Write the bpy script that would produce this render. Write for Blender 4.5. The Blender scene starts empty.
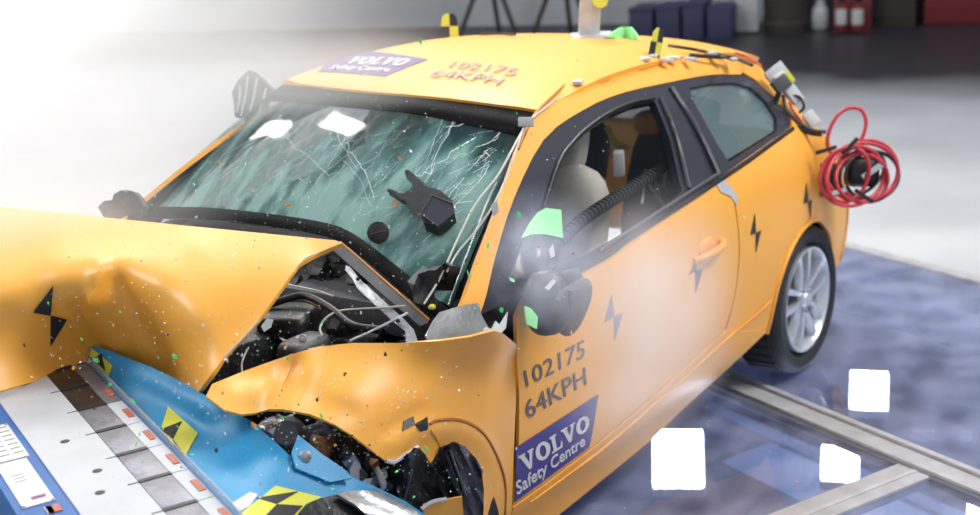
import bpy, bmesh, math, random
import numpy as np
from mathutils import Vector, Matrix
from mathutils.geometry import delaunay_2d_cdt

random.seed(7); rng = np.random.default_rng(7)
scene = bpy.context.scene
COL = scene.collection

# ------------------------------------------------------------------ camera
CAM = np.array((-2.5113, -3.0743, 2.1601)); YAW, PIT, ROL, FPX = .64276, -.28291, -.05827, 1366.8
cd = np.array([math.cos(PIT)*math.cos(YAW), math.cos(PIT)*math.sin(YAW), math.sin(PIT)])
cr_ = np.cross(cd, [0, 0, 1]); cr_ /= np.linalg.norm(cr_); cu = np.cross(cr_, cd)
cr_, cu = math.cos(ROL)*cr_ + math.sin(ROL)*cu, -math.sin(ROL)*cr_ + math.cos(ROL)*cu
cam_d = bpy.data.cameras.new('camera'); cam = bpy.data.objects.new('camera', cam_d); COL.objects.link(cam)
M = Matrix.Identity(4)
for i in range(3):
    M[i][0] = cr_[i]; M[i][1] = cu[i]; M[i][2] = -cd[i]; M[i][3] = CAM[i]
cam.matrix_world = M
cam_d.sensor_width = 36; cam_d.lens = 36*FPX/980; cam_d.clip_end = 200
cam_d.dof.use_dof = True; cam_d.dof.focus_distance = 3.75; cam_d.dof.aperture_fstop = 2.5
scene.camera = cam

# ------------------------------------------------------------------ world, exposure
world = bpy.data.worlds.new('hall_light'); scene.world = world; world.use_nodes = True
world.node_tree.nodes['Background'].inputs[0].default_value = (.86, .92, 1, 1)
world.node_tree.nodes['Background'].inputs[1].default_value = .44
scene.view_settings.view_transform = 'Standard'; scene.view_settings.look = 'None'
scene.view_settings.exposure = 0.34; scene.view_settings.gamma = 1.0
scene.view_settings.use_curve_mapping = False
scene.cycles.volume_bounces = 3; scene.cycles.transparent_max_bounces = 24

# ------------------------------------------------------------------ measuring helpers (photo ray -> point on a real surface)
def ray(x, y): return cd + (x-490)/FPX*cr_ - (y-257.5)/FPX*cu
def un(x, y, ax, val):
    v = ray(x, y); i = 'xyz'.index(ax); return CAM + v*(val-CAM[i])/v[i]
def at(x, y, t): return CAM + ray(x, y)*t
def depth(p): return float((np.asarray(p)-CAM) @ cd)
# half width of the car body over (x rearwards from the front axle, z up)
ZK = [0, .18, .25, .35, .5, .65, .8, .9, .97, 1.02, 1.15, 1.25, 1.33, 1.38, 1.42, 1.45]
WK = [.76, .80, .845, .868, .884, .89, .882, .868, .84, .805, .73, .665, .605, .55, .42, .0]
XK = [-.9, -.4, 0, .4, 1.2, 2.0, 2.6, 3.0, 3.3, 3.5]
SK = [.85, .94, .975, .99, 1, 1, .985, .95, .88, .75]
def smooth_interp(x, X, Y):
    return (np.interp(x-.03, X, Y)+np.interp(x, X, Y)*2+np.interp(x+.03, X, Y))/4
def W(x, z):
    w = smooth_interp(z, ZK, WK)*smooth_interp(x, XK, SK)
    t = min(max((z-.97)/.25, 0), 1); t = t*t*(3-2*t)
    k = max(0, x-1.7); return w - t*.075*k*k
def side(x, y, off=0):
    v = ray(x, y)
    g = lambda t: (CAM+v*t)[1] + W((CAM+v*t)[0], (CAM+v*t)[2]) + off
    t = 3.
    while g(t) < 0 and t < 9: t += .02
    a, b = t-.02, t
    for _ in range(30):
        m = (a+b)/2
        if g(m) < 0: a = m
        else: b = m
    return CAM + v*b
def sxz(x, y): q = side(x, y); return (q[0], q[2])
def roof_z(x, y):
    xs = np.array([x-.12, x-.06, x, x+.06, x+.12])
    p = float(np.mean(np.interp(xs, [.9, 1.1, 1.3, 1.7, 2.1, 2.5, 2.8, 3.0, 3.1], [1.365, 1.413, 1.441, 1.464, 1.455, 1.42, 1.37, 1.315, 1.28])))
    return p - (.075 if y < 0 else .014)*(min(abs(y), .61)/.57)**2.6 - 6*max(0, min(y, .66)-.585)**2
def on_roof(x, y, off=0):
    v = ray(x, y); t = 3.5
    while (CAM+v*t)[2] - roof_z((CAM+v*t)[0], (CAM+v*t)[1]) - off > 0 and t < 7: t += .01
    if t >= 7:
        g = [(CAM+v*q)[2]-roof_z((CAM+v*q)[0], (CAM+v*q)[1]) for q in np.arange(4, 6.6, .02)]; t = 4+.02*int(np.argmin(g)); p = CAM+v*t; p[2] = roof_z(p[0], p[1])+off; return p
    return CAM + v*t

# ------------------------------------------------------------------ materials
def mat(name, col, rough=.5, metal=0, noise=0, nscale=8, bump=0, bscale=60, coat=0, alpha=1, spec=.5, emit=0, col2=None, trans=0):
    m = bpy.data.materials.new(name); m.use_nodes = True
    nt = m.node_tree; b = nt.nodes['Principled BSDF']
    b.inputs['Base Color'].default_value = (*col, 1); b.inputs['Roughness'].default_value = rough
    b.inputs['Metallic'].default_value = metal; b.inputs['Coat Weight'].default_value = coat
    b.inputs['Coat Roughness'].default_value = .32
    b.inputs['Specular IOR Level'].default_value = spec; b.inputs['Alpha'].default_value = alpha
    b.inputs['Transmission Weight'].default_value = trans
    if emit:
        b.inputs['Emission Color'].default_value = (*col, 1); b.inputs['Emission Strength'].default_value = emit
    tc = nt.nodes.new('ShaderNodeTexCoord')
    if noise:
        n = nt.nodes.new('ShaderNodeTexNoise'); n.inputs['Scale'].default_value = nscale; n.inputs['Detail'].default_value = 6
        nt.links.new(tc.outputs['Object'], n.inputs['Vector'])
        r = nt.nodes.new('ShaderNodeValToRGB'); r.color_ramp.elements[0].position = .3; r.color_ramp.elements[1].position = .7
        c2 = col2 or tuple(c*(1-noise) for c in col)
        r.color_ramp.elements[0].color = (*c2, 1); r.color_ramp.elements[1].color = (*col, 1)
        nt.links.new(n.outputs['Fac'], r.inputs['Fac']); nt.links.new(r.outputs['Color'], b.inputs['Base Color'])
    if bump:
        n = nt.nodes.new('ShaderNodeTexNoise'); n.inputs['Scale'].default_value = bscale; n.inputs['Detail'].default_value = 4
        nt.links.new(tc.outputs['Object'], n.inputs['Vector'])
        bp = nt.nodes.new('ShaderNodeBump'); bp.inputs['Strength'].default_value = bump; bp.inputs['Distance'].default_value = .02
        nt.links.new(n.outputs['Fac'], bp.inputs['Height']); nt.links.new(bp.outputs['Normal'], b.inputs['Normal'])
    return m
MT = dict(
    paint=mat('orange_paint', (.90, .41, .05), .5, noise=.06, nscale=3, coat=.25),
    under=mat('paint_underside', (.45, .18, .03), .6),
    black=mat('black_plastic', (.012, .012, .014), .42, noise=.4, nscale=30, bump=.1),
    trim=mat('gloss_black_trim', (.03, .03, .045), .25),
    grey=mat('grey_plastic', (.09, .09, .10), .5, noise=.3, nscale=20),
    bay=mat('engine_bay_black', (.013, .013, .015), .5, noise=.7, nscale=25, bump=.4, bscale=40),
    metal=mat('bare_metal', (.55, .56, .58), .32, .9, noise=.35, nscale=15, bump=.15),
    zinc=mat('painted_silver', (.62, .63, .66), .4, .2, noise=.25, nscale=12),
    rubber=mat('tyre_rubber', (.02, .02, .024), .7, noise=.3, nscale=40, bump=.2),
    alloy=mat('alloy_silver', (.72, .74, .78), .28, .65),
    chrome=mat('chrome', (.8, .8, .82), .12, 1),
    purple=mat('decal_purple', (.045, .03, .22), .4),
    white=mat('white_paint', (.66, .66, .66), .5, noise=.06, nscale=10),
    frit=mat('black_glass_border', (.004, .004, .005), .75, spec=.12),
    faint=mat('faded_print', (.30, .25, .25), .5),
    mark=mat('decal_black', (.015, .015, .02), .5),
    markgrey=mat('decal_slate_grey', (.11, .10, .13), .5),
    yellow=mat('target_yellow', (.62, .60, .06), .5),
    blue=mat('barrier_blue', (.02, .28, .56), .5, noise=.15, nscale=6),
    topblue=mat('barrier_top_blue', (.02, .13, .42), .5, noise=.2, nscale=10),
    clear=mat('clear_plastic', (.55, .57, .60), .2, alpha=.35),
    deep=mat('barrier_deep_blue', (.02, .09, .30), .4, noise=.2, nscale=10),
    plate=mat('grey_plate', (.30, .30, .35), .42, .5, noise=.35, nscale=18, bump=.15),
    plateshade=mat('shadowed_plate', (.045, .038, .035), .35, .3, noise=.4, nscale=14),
    panel=mat('white_panel', (.52, .54, .58), .5, noise=.12, nscale=9),
    red=mat('red_patch', (.5, .13, .07), .5, noise=.3, nscale=60),
    redhose=mat('red_hose', (.55, .04, .06), .35),
    redpaint=mat('red_enamel', (.22, .025, .03), .4),
    green=mat('green_plastic', (.12, .78, .2), .5),
    greentape=mat('green_tape', (.30, .85, .36), .5, noise=.15, nscale=20),
    orange=mat('orange_chip', (.85, .32, .03), .5),
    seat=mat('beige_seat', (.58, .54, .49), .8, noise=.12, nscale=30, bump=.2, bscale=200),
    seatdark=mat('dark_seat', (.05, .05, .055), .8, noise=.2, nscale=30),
    cable=mat('white_cable', (.55, .53, .48), .5),
    concrete=mat('light_concrete', (.60, .62, .64), .45, noise=.10, nscale=1.2, bump=.05, bscale=30),
    rail=mat('floor_rail_steel', (.55, .54, .57), .45, .2, noise=.25, nscale=12),
    pit=mat('pit_blue', (.30, .33, .42), .6, noise=.6, nscale=1.6),
    pitbeam=mat('pit_beam', (.42, .48, .55), .5),
    wall=mat('hall_wall', (.30, .31, .34), .8, noise=.08, nscale=.6),
    wallsheen=mat('sheen_upper_wall', (.82, .82, .82), .8, noise=.04, nscale=.5),
    walldark=mat('dark_wall', (.05, .04, .06), .8, noise=.2, nscale=1),
    bin=mat('dark_blue_bin', (.05, .05, .12), .6),
    brown=mat('dark_brown', (.05, .04, .035), .7),
    shard=mat('glass_shard', (.78, .85, .86), .15),
    housing=mat('lamp_housing', (.05, .05, .05), .5),
    rust=mat('rusty_brown', (.22, .09, .03), .55, .3, noise=.5, nscale=25),
    sideglass=mat('side_glass', (.02, .03, .04), .03, alpha=.07),
    rearglass=mat('quarter_glass', (.16, .24, .24), .05, alpha=.45),
)
def windshield_mat():
    m = mat('shattered_tinted_windshield', (.03, .10, .10), .06, spec=.6)
    nt = m.node_tree; b = nt.nodes['Principled BSDF']; tc = nt.nodes.new('ShaderNodeTexCoord')
    mp = nt.nodes.new('ShaderNodeMapping'); mp.inputs['Rotation'].default_value = (0, .5, .6); mp.inputs['Scale'].default_value = (1.2, 6, 3.5)
    n = nt.nodes.new('ShaderNodeTexNoise'); n.inputs['Scale'].default_value = 2.2; n.inputs['Detail'].default_value = 8; n.inputs['Roughness'].default_value = .5
    nt.links.new(tc.outputs['Object'], mp.inputs['Vector']); nt.links.new(mp.outputs['Vector'], n.inputs['Vector'])
    n2 = nt.nodes.new('ShaderNodeTexNoise'); n2.inputs['Scale'].default_value = 1.5; n2.inputs['Detail'].default_value = 2
    nt.links.new(tc.outputs['Object'], n2.inputs['Vector'])
    mul = nt.nodes.new('ShaderNodeMath'); mul.operation = 'MULTIPLY_ADD'; mul.inputs[1].default_value = .8
    nt.links.new(n2.outputs['Fac'], mul.inputs[0]); nt.links.new(n.outputs['Fac'], mul.inputs[2])
    r = nt.nodes.new('ShaderNodeValToRGB')
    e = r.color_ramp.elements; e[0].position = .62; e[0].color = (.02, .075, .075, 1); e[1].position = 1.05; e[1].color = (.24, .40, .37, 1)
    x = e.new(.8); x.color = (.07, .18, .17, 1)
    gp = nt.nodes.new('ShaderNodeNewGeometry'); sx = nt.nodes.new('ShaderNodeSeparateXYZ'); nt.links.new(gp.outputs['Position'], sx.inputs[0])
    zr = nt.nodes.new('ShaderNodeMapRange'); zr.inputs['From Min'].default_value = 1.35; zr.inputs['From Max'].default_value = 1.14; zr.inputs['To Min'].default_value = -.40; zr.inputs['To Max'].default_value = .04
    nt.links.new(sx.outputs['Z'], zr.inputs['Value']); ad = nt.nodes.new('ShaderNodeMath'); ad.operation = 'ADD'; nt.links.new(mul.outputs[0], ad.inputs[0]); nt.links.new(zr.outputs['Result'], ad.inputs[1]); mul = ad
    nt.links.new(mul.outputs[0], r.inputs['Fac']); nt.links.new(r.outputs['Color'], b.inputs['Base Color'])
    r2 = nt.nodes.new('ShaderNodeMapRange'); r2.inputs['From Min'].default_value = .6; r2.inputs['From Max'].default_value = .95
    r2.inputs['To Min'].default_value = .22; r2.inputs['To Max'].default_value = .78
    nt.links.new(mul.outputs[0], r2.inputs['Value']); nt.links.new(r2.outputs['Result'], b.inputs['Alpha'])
    return m
MT['wind'] = windshield_mat()
def floor_glass_mat():
    m = bpy.data.materials.new('walk_on_glass'); m.use_nodes = True; nt = m.node_tree; nt.nodes.clear()
    o = nt.nodes.new('ShaderNodeOutputMaterial'); mx = nt.nodes.new('ShaderNodeMixShader')
    t = nt.nodes.new('ShaderNodeBsdfTransparent'); t.inputs[0].default_value = (.70, .77, .92, 1)
    g = nt.nodes.new('ShaderNodeBsdfGlossy'); g.inputs['Roughness'].default_value = .04; g.inputs['Color'].default_value = (.92, .94, 1, 1)
    tc = nt.nodes.new('ShaderNodeTexCoord'); n = nt.nodes.new('ShaderNodeTexNoise'); n.inputs['Scale'].default_value = 5; n.inputs['Detail'].default_value = 8
    nt.links.new(tc.outputs['Object'], n.inputs['Vector'])
    mr = nt.nodes.new('ShaderNodeMapRange'); mr.inputs['From Min'].default_value = .4; mr.inputs['From Max'].default_value = .75
    mr.inputs['To Min'].default_value = .02; mr.inputs['To Max'].default_value = .16
    nt.links.new(n.outputs['Fac'], mr.inputs['Value']); nt.links.new(mr.outputs['Result'], g.inputs['Roughness'])
    f = nt.nodes.new('ShaderNodeFresnel'); f.inputs[0].default_value = 1.6
    gm = nt.nodes.new('ShaderNodeNewGeometry'); iv = nt.nodes.new('ShaderNodeMath'); iv.operation = 'SUBTRACT'; iv.inputs[0].default_value = 1
    nt.links.new(gm.outputs['Backfacing'], iv.inputs[1]); ml = nt.nodes.new('ShaderNodeMath'); ml.operation = 'MULTIPLY'
    nt.links.new(f.outputs[0], ml.inputs[0]); nt.links.new(iv.outputs[0], ml.inputs[1])
    nt.links.new(ml.outputs[0], mx.inputs[0]); nt.links.new(t.outputs[0], mx.inputs[1]); nt.links.new(g.outputs[0], mx.inputs[2])
    df = nt.nodes.new('ShaderNodeBsdfDiffuse'); df.inputs[0].default_value = (.55, .58, .80, 1); m3 = nt.nodes.new('ShaderNodeMixShader')
    m4 = nt.nodes.new('ShaderNodeMapRange'); m4.inputs['From Min'].default_value = .35; m4.inputs['From Max'].default_value = .75; m4.inputs['To Min'].default_value = .06; m4.inputs['To Max'].default_value = .34
    nt.links.new(n.outputs['Fac'], m4.inputs['Value']); nt.links.new(m4.outputs['Result'], m3.inputs[0]); nt.links.new(mx.outputs[0], m3.inputs[1]); nt.links.new(df.outputs[0], m3.inputs[2])
    nt.links.new(m3.outputs[0], o.inputs[0]); return m
MT['floorglass'] = floor_glass_mat()
def lamp_mat(name, col, s):
    m = bpy.data.materials.new(name); m.use_nodes = True; nt = m.node_tree; nt.nodes.clear()
    o = nt.nodes.new('ShaderNodeOutputMaterial'); e = nt.nodes.new('ShaderNodeEmission'); e.inputs[0].default_value = (*col, 1); e.inputs[1].default_value = s
    nt.links.new(e.outputs[0], o.inputs[0]); return m
MT['lamp'] = lamp_mat('floodlight_glow', (1, .98, .95), 45)
MT['lampfill'] = lamp_mat('fill_glow', (1, .98, .94), 16)

# ------------------------------------------------------------------ object helpers
ROOT = {}
def tag(o, label, cat, group=None, kind=None):
    if label: o['label'] = label
    if cat: o['category'] = cat
    if group: o['group'] = group
    if kind: o['kind'] = kind
    return o
def thing(name, label, cat, loc=(0, 0, 0), group=None):
    o = bpy.data.objects.new(name, None); COL.objects.link(o); o.location = loc; o.empty_display_size = .1
    ROOT[o] = Vector(loc); return tag(o, label, cat, group)
def mk(name, V, Fc, m, parent=None, smooth=True, angle=35):
    me = bpy.data.meshes.new(name)
    off = ROOT.get(parent, Vector((0, 0, 0))) if parent else Vector((0, 0, 0))
    me.from_pydata([tuple(Vector(v)-off) for v in V], [], Fc); me.validate(); me.update()
    if smooth:
        for p in me.polygons: p.use_smooth = True
        me.set_sharp_from_angle(angle=math.radians(angle))
    mm = MT[m] if isinstance(m, str) else m
    me.materials.append(mm)
    o = bpy.data.objects.new(name, me); COL.objects.link(o)
    if parent: o.parent = parent; ROOT[o] = off
    else: ROOT[o] = Vector((0, 0, 0))
    return o
def own(o):                      # give a top-level mesh its origin at the middle of its base
    me = o.data; n = len(me.vertices); a = np.empty(n*3); me.vertices.foreach_get('co', a); a = a.reshape(-1, 3)
    c = (a.max(0)+a.min(0))/2; c[2] = a[:, 2].min(); a -= c; me.vertices.foreach_set('co', a.ravel()); me.update(); o.location = Vector(c)+o.location
    return o
def label(o, t): o['label'] = t; return o
def catmull(P, n=6, closed=False):
    P = [np.asarray(p, float) for p in P]; N = len(P); out = []
    for i in range(N if closed else N-1):
        a = P[i-1] if (i or closed) else 2*P[0]-P[1]; b = P[i]; c = P[(i+1) % N]
        e = P[(i+2) % N] if (closed or i+2 < N) else 2*c-b
        for k in range(n):
            t = k/n; out.append(.5*((2*b)+(-a+c)*t+(2*a-5*b+4*c-e)*t*t+(-a+3*b-3*c+e)*t**3))
    if not closed: out.append(P[-1])
    return out
def inside(poly, pts):
    poly = np.asarray(poly); x, y = pts[:, 0], pts[:, 1]; r = np.zeros(len(pts), bool); j = len(poly)-1
    for i in range(len(poly)):
        xi, yi = poly[i]; xj, yj = poly[j]
        c = ((yi > y) != (yj > y)) & (x < (xj-xi)*(y-yi)/((yj-yi) or 1e-12)+xi); r ^= c; j = i
    return r
def densify(P, s):
    out = []
    for i in range(len(P)):
        a = np.asarray(P[i], float); b = np.asarray(P[(i+1) % len(P)], float); n = max(1, int(np.linalg.norm(b-a)/s))
        for k in range(n): out.append(a+(b-a)*k/n)
    return out
def fill2d(outline, holes=(), s=.05):
    loops = [densify(outline, s)]+[densify(h, s) for h in holes]
    V = []; E = []
    for L in loops:
        b = len(V); V += [tuple(p) for p in L]; E += [(b+i, b+(i+1) % len(L)) for i in range(len(L))]
    B = np.array(V); lo, hi = B.min(0), B.max(0)
    gx, gy = np.meshgrid(np.arange(lo[0]+s/2, hi[0], s), np.arange(lo[1]+s/2, hi[1], s)); gx[1::2] += s/2
    G = np.stack([gx.ravel(), gy.ravel()], 1)
    G = G[inside(loops[0], G)]
    for L in loops[1:]: G = G[~inside(L, G)]
    if len(G):
        dm = np.min(np.linalg.norm(G[:, None]-B[None], axis=2), axis=1); G = G[dm > .45*s]
    allv = [Vector(v) for v in V]+[Vector(g) for g in G]
    vo, eo, fo, *_ = delaunay_2d_cdt(allv, E, [], 0, 1e-6)
    vo = np.array([tuple(v) for v in vo]); T = np.array([f for f in fo if len(f) == 3])
    cen = vo[T].mean(1); k = inside(loops[0], cen)
    for L in loops[1:]: k &= ~inside(L, cen)
    return vo, T[k]
def shell(V, T, th, ref):
    V = np.asarray(V, float); T = np.asarray(T)
    fn = np.cross(V[T[:, 1]]-V[T[:, 0]], V[T[:, 2]]-V[T[:, 0]])
    if callable(ref): s = sum(float(fn[i] @ ref(V[T[i, 0]])) for i in range(len(T)))
    else: s = float((fn @ np.asarray(ref)).sum())
    if s < 0: T = T[:, ::-1]; fn = -fn
    N = np.zeros_like(V)
    for k in range(3): np.add.at(N, T[:, k], fn)
    N /= np.linalg.norm(N, axis=1)[:, None]+1e-12
    if th == 0: return V, T.tolist()
    n = len(V); F2 = T.tolist()+(T[:, ::-1]+n).tolist()
    cnt = {}
    for t in T:
        for a, b in ((t[0], t[1]), (t[1], t[2]), (t[2], t[0])): cnt[(a, b)] = 1
    for (a, b) in list(cnt):
        if (b, a) not in cnt: F2.append([int(b), int(a), int(a)+n, int(b)+n])
    return np.vstack([V, V-N*th]), F2
def patch(name, outline, fmap, m, parent, s=.05, th=.006, ref=(0, -1, 0), holes=(), angle=35, back=None):
    vo, T = fill2d(outline, holes, s)
    used = np.unique(T); re = -np.ones(len(vo), int); re[used] = np.arange(len(used)); vo = vo[used]; T = re[T]
    V, Fc = shell([fmap(*p) for p in vo], T, th, ref)
    o = mk(name, V, Fc, m, parent, angle=angle)
    if back:
        o.data.materials.append(MT[back]); n = len(T)
        if len(o.data.polygons) == len(Fc):
            for p in list(o.data.polygons)[n:2*n]: p.material_index = 1
    return o
def sidemap(sg=-1, off=0): return lambda x, z: (x, sg*(W(x, z)+off), z)
def roofmap(off=0): return lambda x, y: (x, y, roof_z(x, y)+off)
class TPS:
    """smooth sheet through measured points: depth as a thin-plate function over viewing direction"""
    def __init__(s, ctl, lam=1e-4):
        s.p = np.array([c[:2] for c in ctl], float)/100; t = np.array([c[2] for c in ctl]); n = len(ctl)
        K = s.k(s.p, s.p)+lam*np.eye(n); Pm = np.hstack([np.ones((n, 1)), s.p])
        A = np.zeros((n+3, n+3)); A[:n, :n] = K; A[:n, n:] = Pm; A[n:, :n] = Pm.T
        s.w = np.linalg.solve(A, np.r_[t, 0, 0, 0])
    def k(s, a, b):
        r2 = ((a[:, None]-b[None])**2).sum(2); return r2*np.log(r2+1e-9)*.5
    def t(s, x, y):
        q = np.array([[x, y]])/100; return float(s.k(q, s.p)[0] @ s.w[:-3] + s.w[-3] + s.w[-2]*q[0, 0] + s.w[-1]*q[0, 1])
def Z(x, y, z): return (x, y, depth(un(x, y, 'z', z)))
def Y(x, y, v): return (x, y, depth(un(x, y, 'y', v)))
def S(x, y): return (x, y, depth(side(x, y)))
def tpsmap(tp, off=0, extra=None): return lambda x, y: at(x, y, tp.t(x, y)-off+(extra(x, y) if extra else 0))
def box(name, c, dims, m, parent=None, rot=None, bev=.15, smooth=False):
    bm = bmesh.new(); bmesh.ops.create_cube(bm, size=1)
    for v in bm.verts: v.co = Vector((v.co.x*dims[0], v.co.y*dims[1], v.co.z*dims[2]))
    w = min(dims)*bev
    if w > 0: bmesh.ops.bevel(bm, geom=bm.edges[:], offset=w, segments=2, affect='EDGES', profile=.6)
    R = rot if rot is not None else Matrix.Identity(3)
    V = [R @ v.co+Vector(c) for v in bm.verts]; Fc = [[v.index for v in f.verts] for f in bm.faces]; bm.free()
    return mk(name, V, Fc, m, parent, smooth=True, angle=30)
def rz(a): return Matrix.Rotation(a, 3, 'Z')
def frame3(x, y): # rotation from two directions
    x = Vector(x).normalized(); z = x.cross(Vector(y)).normalized(); y = z.cross(x); return Matrix((x, y, z)).transposed()
CAMROT = Matrix((tuple(cr_), tuple(cu), tuple(-cd))).transposed()
def tube_geo(P, r, seg=8, closed=False):
    P = [Vector(p) for p in P]; V = []; Fc = []; n = len(P); up = Vector((.3, .5, .81))
    for i, p in enumerate(P):
        a = P[(i-1) % n] if (closed or i) else p; b = P[(i+1) % n] if (closed or i < n-1) else p
        t = (b-a).normalized(); s = t.cross(up).normalized(); q = s.cross(t)
        rr = r(i/(n-1)) if callable(r) else r
        for k in range(seg):
            an = 2*math.pi*k/seg; V.append(p+s*math.cos(an)*rr+q*math.sin(an)*rr)
    for i in range(n if closed else n-1):
        for k in range(seg):
            j = (i+1) % n; Fc.append([i*seg+k, i*seg+(k+1) % seg, j*seg+(k+1) % seg, j*seg+k])
    if not closed: Fc += [list(range(seg))[::-1], [(n-1)*seg+k for k in range(seg)]]
    return V, Fc
def tube(name, P, r, m, parent=None, n=6, seg=8, closed=False):
    V, Fc = tube_geo(catmull(P, n, closed) if n else P, r, seg, closed); return mk(name, V, Fc, m, parent, angle=60)
def sblock(name, c, dims, m, parent=None, rot=None, e=.45, nu=20, nv=12, deform=None):
    V = []; Fc = []
    sp = lambda v, p: math.copysign(abs(v)**p, v)
    for j in range(nv+1):
        ph = -math.pi/2+math.pi*j/nv
        for i in range(nu):
            th = 2*math.pi*i/nu
            v = Vector((sp(math.cos(ph), e)*sp(math.cos(th), e)*dims[0]/2, sp(math.cos(ph), e)*sp(math.sin(th), e)*dims[1]/2, sp(math.sin(ph), e)*dims[2]/2))
            if deform: v = Vector(deform(v))
            V.append((rot @ v if rot is not None else v)+Vector(c))
    for j in range(nv):
        for i in range(nu): Fc.append([j*nu+i, j*nu+(i+1) % nu, (j+1)*nu+(i+1) % nu, (j+1)*nu+i])
    return mk(name, V, Fc, m, parent, angle=60)
def lathe(name, prof, c, axis, m, parent=None, seg=40, closed=False, angle=35):
    R = Vector((0, 0, 1)).rotation_difference(Vector(axis)).to_matrix(); V = []; Fc = []; n = len(prof)
    for r, h in prof:
        for k in range(seg):
            a = 2*math.pi*k/seg; V.append(R @ Vector((r*math.cos(a), r*math.sin(a), h))+Vector(c))
    for i in range(n if closed else n-1):
        j = (i+1) % n
        for k in range(seg): Fc.append([i*seg+k, i*seg+(k+1) % seg, j*seg+(k+1) % seg, j*seg+k])
    if not closed: Fc += [list(range(seg))[::-1], [(n-1)*seg+k for k in range(seg)]]
    return mk(name, V, Fc, m, parent, angle=angle)
def quadmap(c4):   # unit square -> bilinear quad (bl, br, tr, tl)
    a, b, c, e = [np.asarray(p, float) for p in c4]
    return lambda u, v: a*(1-u)*(1-v)+b*u*(1-v)+c*u*v+e*(1-u)*v
def flat(name, polys, fmap, m, parent, s=.05, ref=(0, -1, 0), th=.0015):
    """thin printed marks: each polygon filled and laid on a surface, one mesh"""
    V = []; Fc = []
    for po in polys:
        po, holes = po if isinstance(po, tuple) and isinstance(po[1], list) and po[1] and isinstance(po[1][0], (list, tuple)) and not isinstance(po[1][0][0], (int, float)) else (po, [])
        vo, T = fill2d(po, holes, s); v, f = shell([fmap(*p) for p in vo], T, th, ref)
        b = len(V); V += [tuple(x) for x in v]; Fc += [[i+b for i in t] for t in f]
    return mk(name, V, Fc, m, parent, angle=40)
def text_polys(txt, bold=0.0):
    cu_ = bpy.data.curves.new('t', 'FONT'); cu_.body = txt; cu_.resolution_u = 3; cu_.offset = bold
    o = bpy.data.objects.new('t', cu_); COL.objects.link(o)
    dg = bpy.context.evaluated_depsgraph_get(); me = bpy.data.meshes.new_from_object(o.evaluated_get(dg))
    V = np.array([v.co[:2] for v in me.vertices]); Fc = [list(p.vertices) for p in me.polygons]
    bpy.data.objects.remove(o); bpy.data.meshes.remove(me); bpy.data.curves.remove(cu_)
    lo, hi = V.min(0), V.max(0); return (V-lo)/(hi-lo), Fc
def text(name, txt, fmap, m, parent, ref, bold=0.0, th=.0015):
    V, Fc = text_polys(txt, bold)
    bm = bmesh.new(); vs = [bm.verts.new((*v, 0)) for v in V]
    for f in Fc:
        try: bm.faces.new([vs[i] for i in f])
        except ValueError: pass
    bmesh.ops.triangulate(bm, faces=bm.faces[:]); bm.verts.index_update()
    P = [fmap(v.co.x, v.co.y) for v in bm.verts]; T = [[v.index for v in f.verts] for f in bm.faces]; bm.free()
    v, f = shell(P, T, th, ref)
    if not name.startswith('printed'): return mk(name, v, f, m, parent, smooth=False)
    par = list(range(len(v)))                      # printed figures: one part for each character
    def root(i):
        while par[i] != i: par[i] = par[par[i]]; i = par[i]
        return i
    for t in f:
        for k in t[1:]: par[root(k)] = root(t[0])
    grp = {}
    for t in f: grp.setdefault(root(t[0]), []).append(t)
    for ts in grp.values():
        ids = sorted({k for t in ts for k in t}); ix = {k: i for i, k in enumerate(ids)}
        o = mk('printed_character', [v[k] for k in ids], [[ix[k] for k in t] for t in ts], m, parent, smooth=False)
    return o
def slab_letters():  # wide slab-serif word mark, unit box per letter
    V_ = [[(0, 1), (.46, 1), (.46, .9), (.37, .9), (.56, .36), (.72, .9), (.62, .9), (.62, 1), (1, 1), (1, .9), (.92, .9), (.6, 0), (.42, 0), (.1, .9), (0, .9)]]
    el = lambda rx, ry: [(.5+rx*math.cos(a), .5+ry*math.sin(a)) for a in np.linspace(0, 2*math.pi, 24, endpoint=False)]
    O_ = [(el(.5, .52), [el(.21, .36)])]
    L_ = [[(0, 0), (.95, 0), (1, .36), (.9, .36), (.78, .12), (.46, .12), (.46, .9), (.6, .9), (.6, 1), (.02, 1), (.02, .9), (.16, .9), (.16, .1), (0, .1)]]
    out = []; x = 0
    for ch, w in zip((V_, O_, L_, V_, O_), (1.05, 1.05, .85, 1.05, 1.05)):
        tr = lambda P: [((x+p[0]*w*.96)/5.05, p[1]) for p in P]
        for q in ch: out.append((tr(q[0]), [tr(h) for h in q[1]]) if isinstance(q, tuple) else tr(q))
        x += w
    return out

# ------------------------------------------------------------------ the hall (its grid is turned against the car)
PH = -.3759; EX = np.array([math.cos(PH), math.sin(PH), 0]); EY = np.array([-math.sin(PH), math.cos(PH), 0]); HR = rz(PH)
def hall(x, y, z=0): return EX*x+EY*y+np.array([0, 0, z])
def hx(px, py, z=0): p = un(px, py, 'z', z); return p @ EX, p @ EY
XR0 = np.mean([hx(740, 395.7)[0], hx(975.8, 499)[0]]); XR1 = np.mean([hx(784.5, 386.5)[0], hx(980, 478)[0]])
XE = np.mean([hx(848, 238)[0], hx(980, 283)[0]])
YB = np.mean([hx(886.7, 458.6)[1], hx(797.6, 514.9)[1]]); YB2 = np.mean([hx(920.8, 474.3)[1], hx(855.3, 514.9)[1]])
def hbox(name, x0, x1, y0, y1, z0, z1, m, parent=None, bev=0):
    return box(name, hall((x0+x1)/2, (y0+y1)/2, (z0+z1)/2), (x1-x0, y1-y0, z1-z0), m, parent, HR, bev)
def struct(o, lab=None):
    o['kind'] = 'structure'
    if lab: o['label'] = lab
    return o
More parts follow.
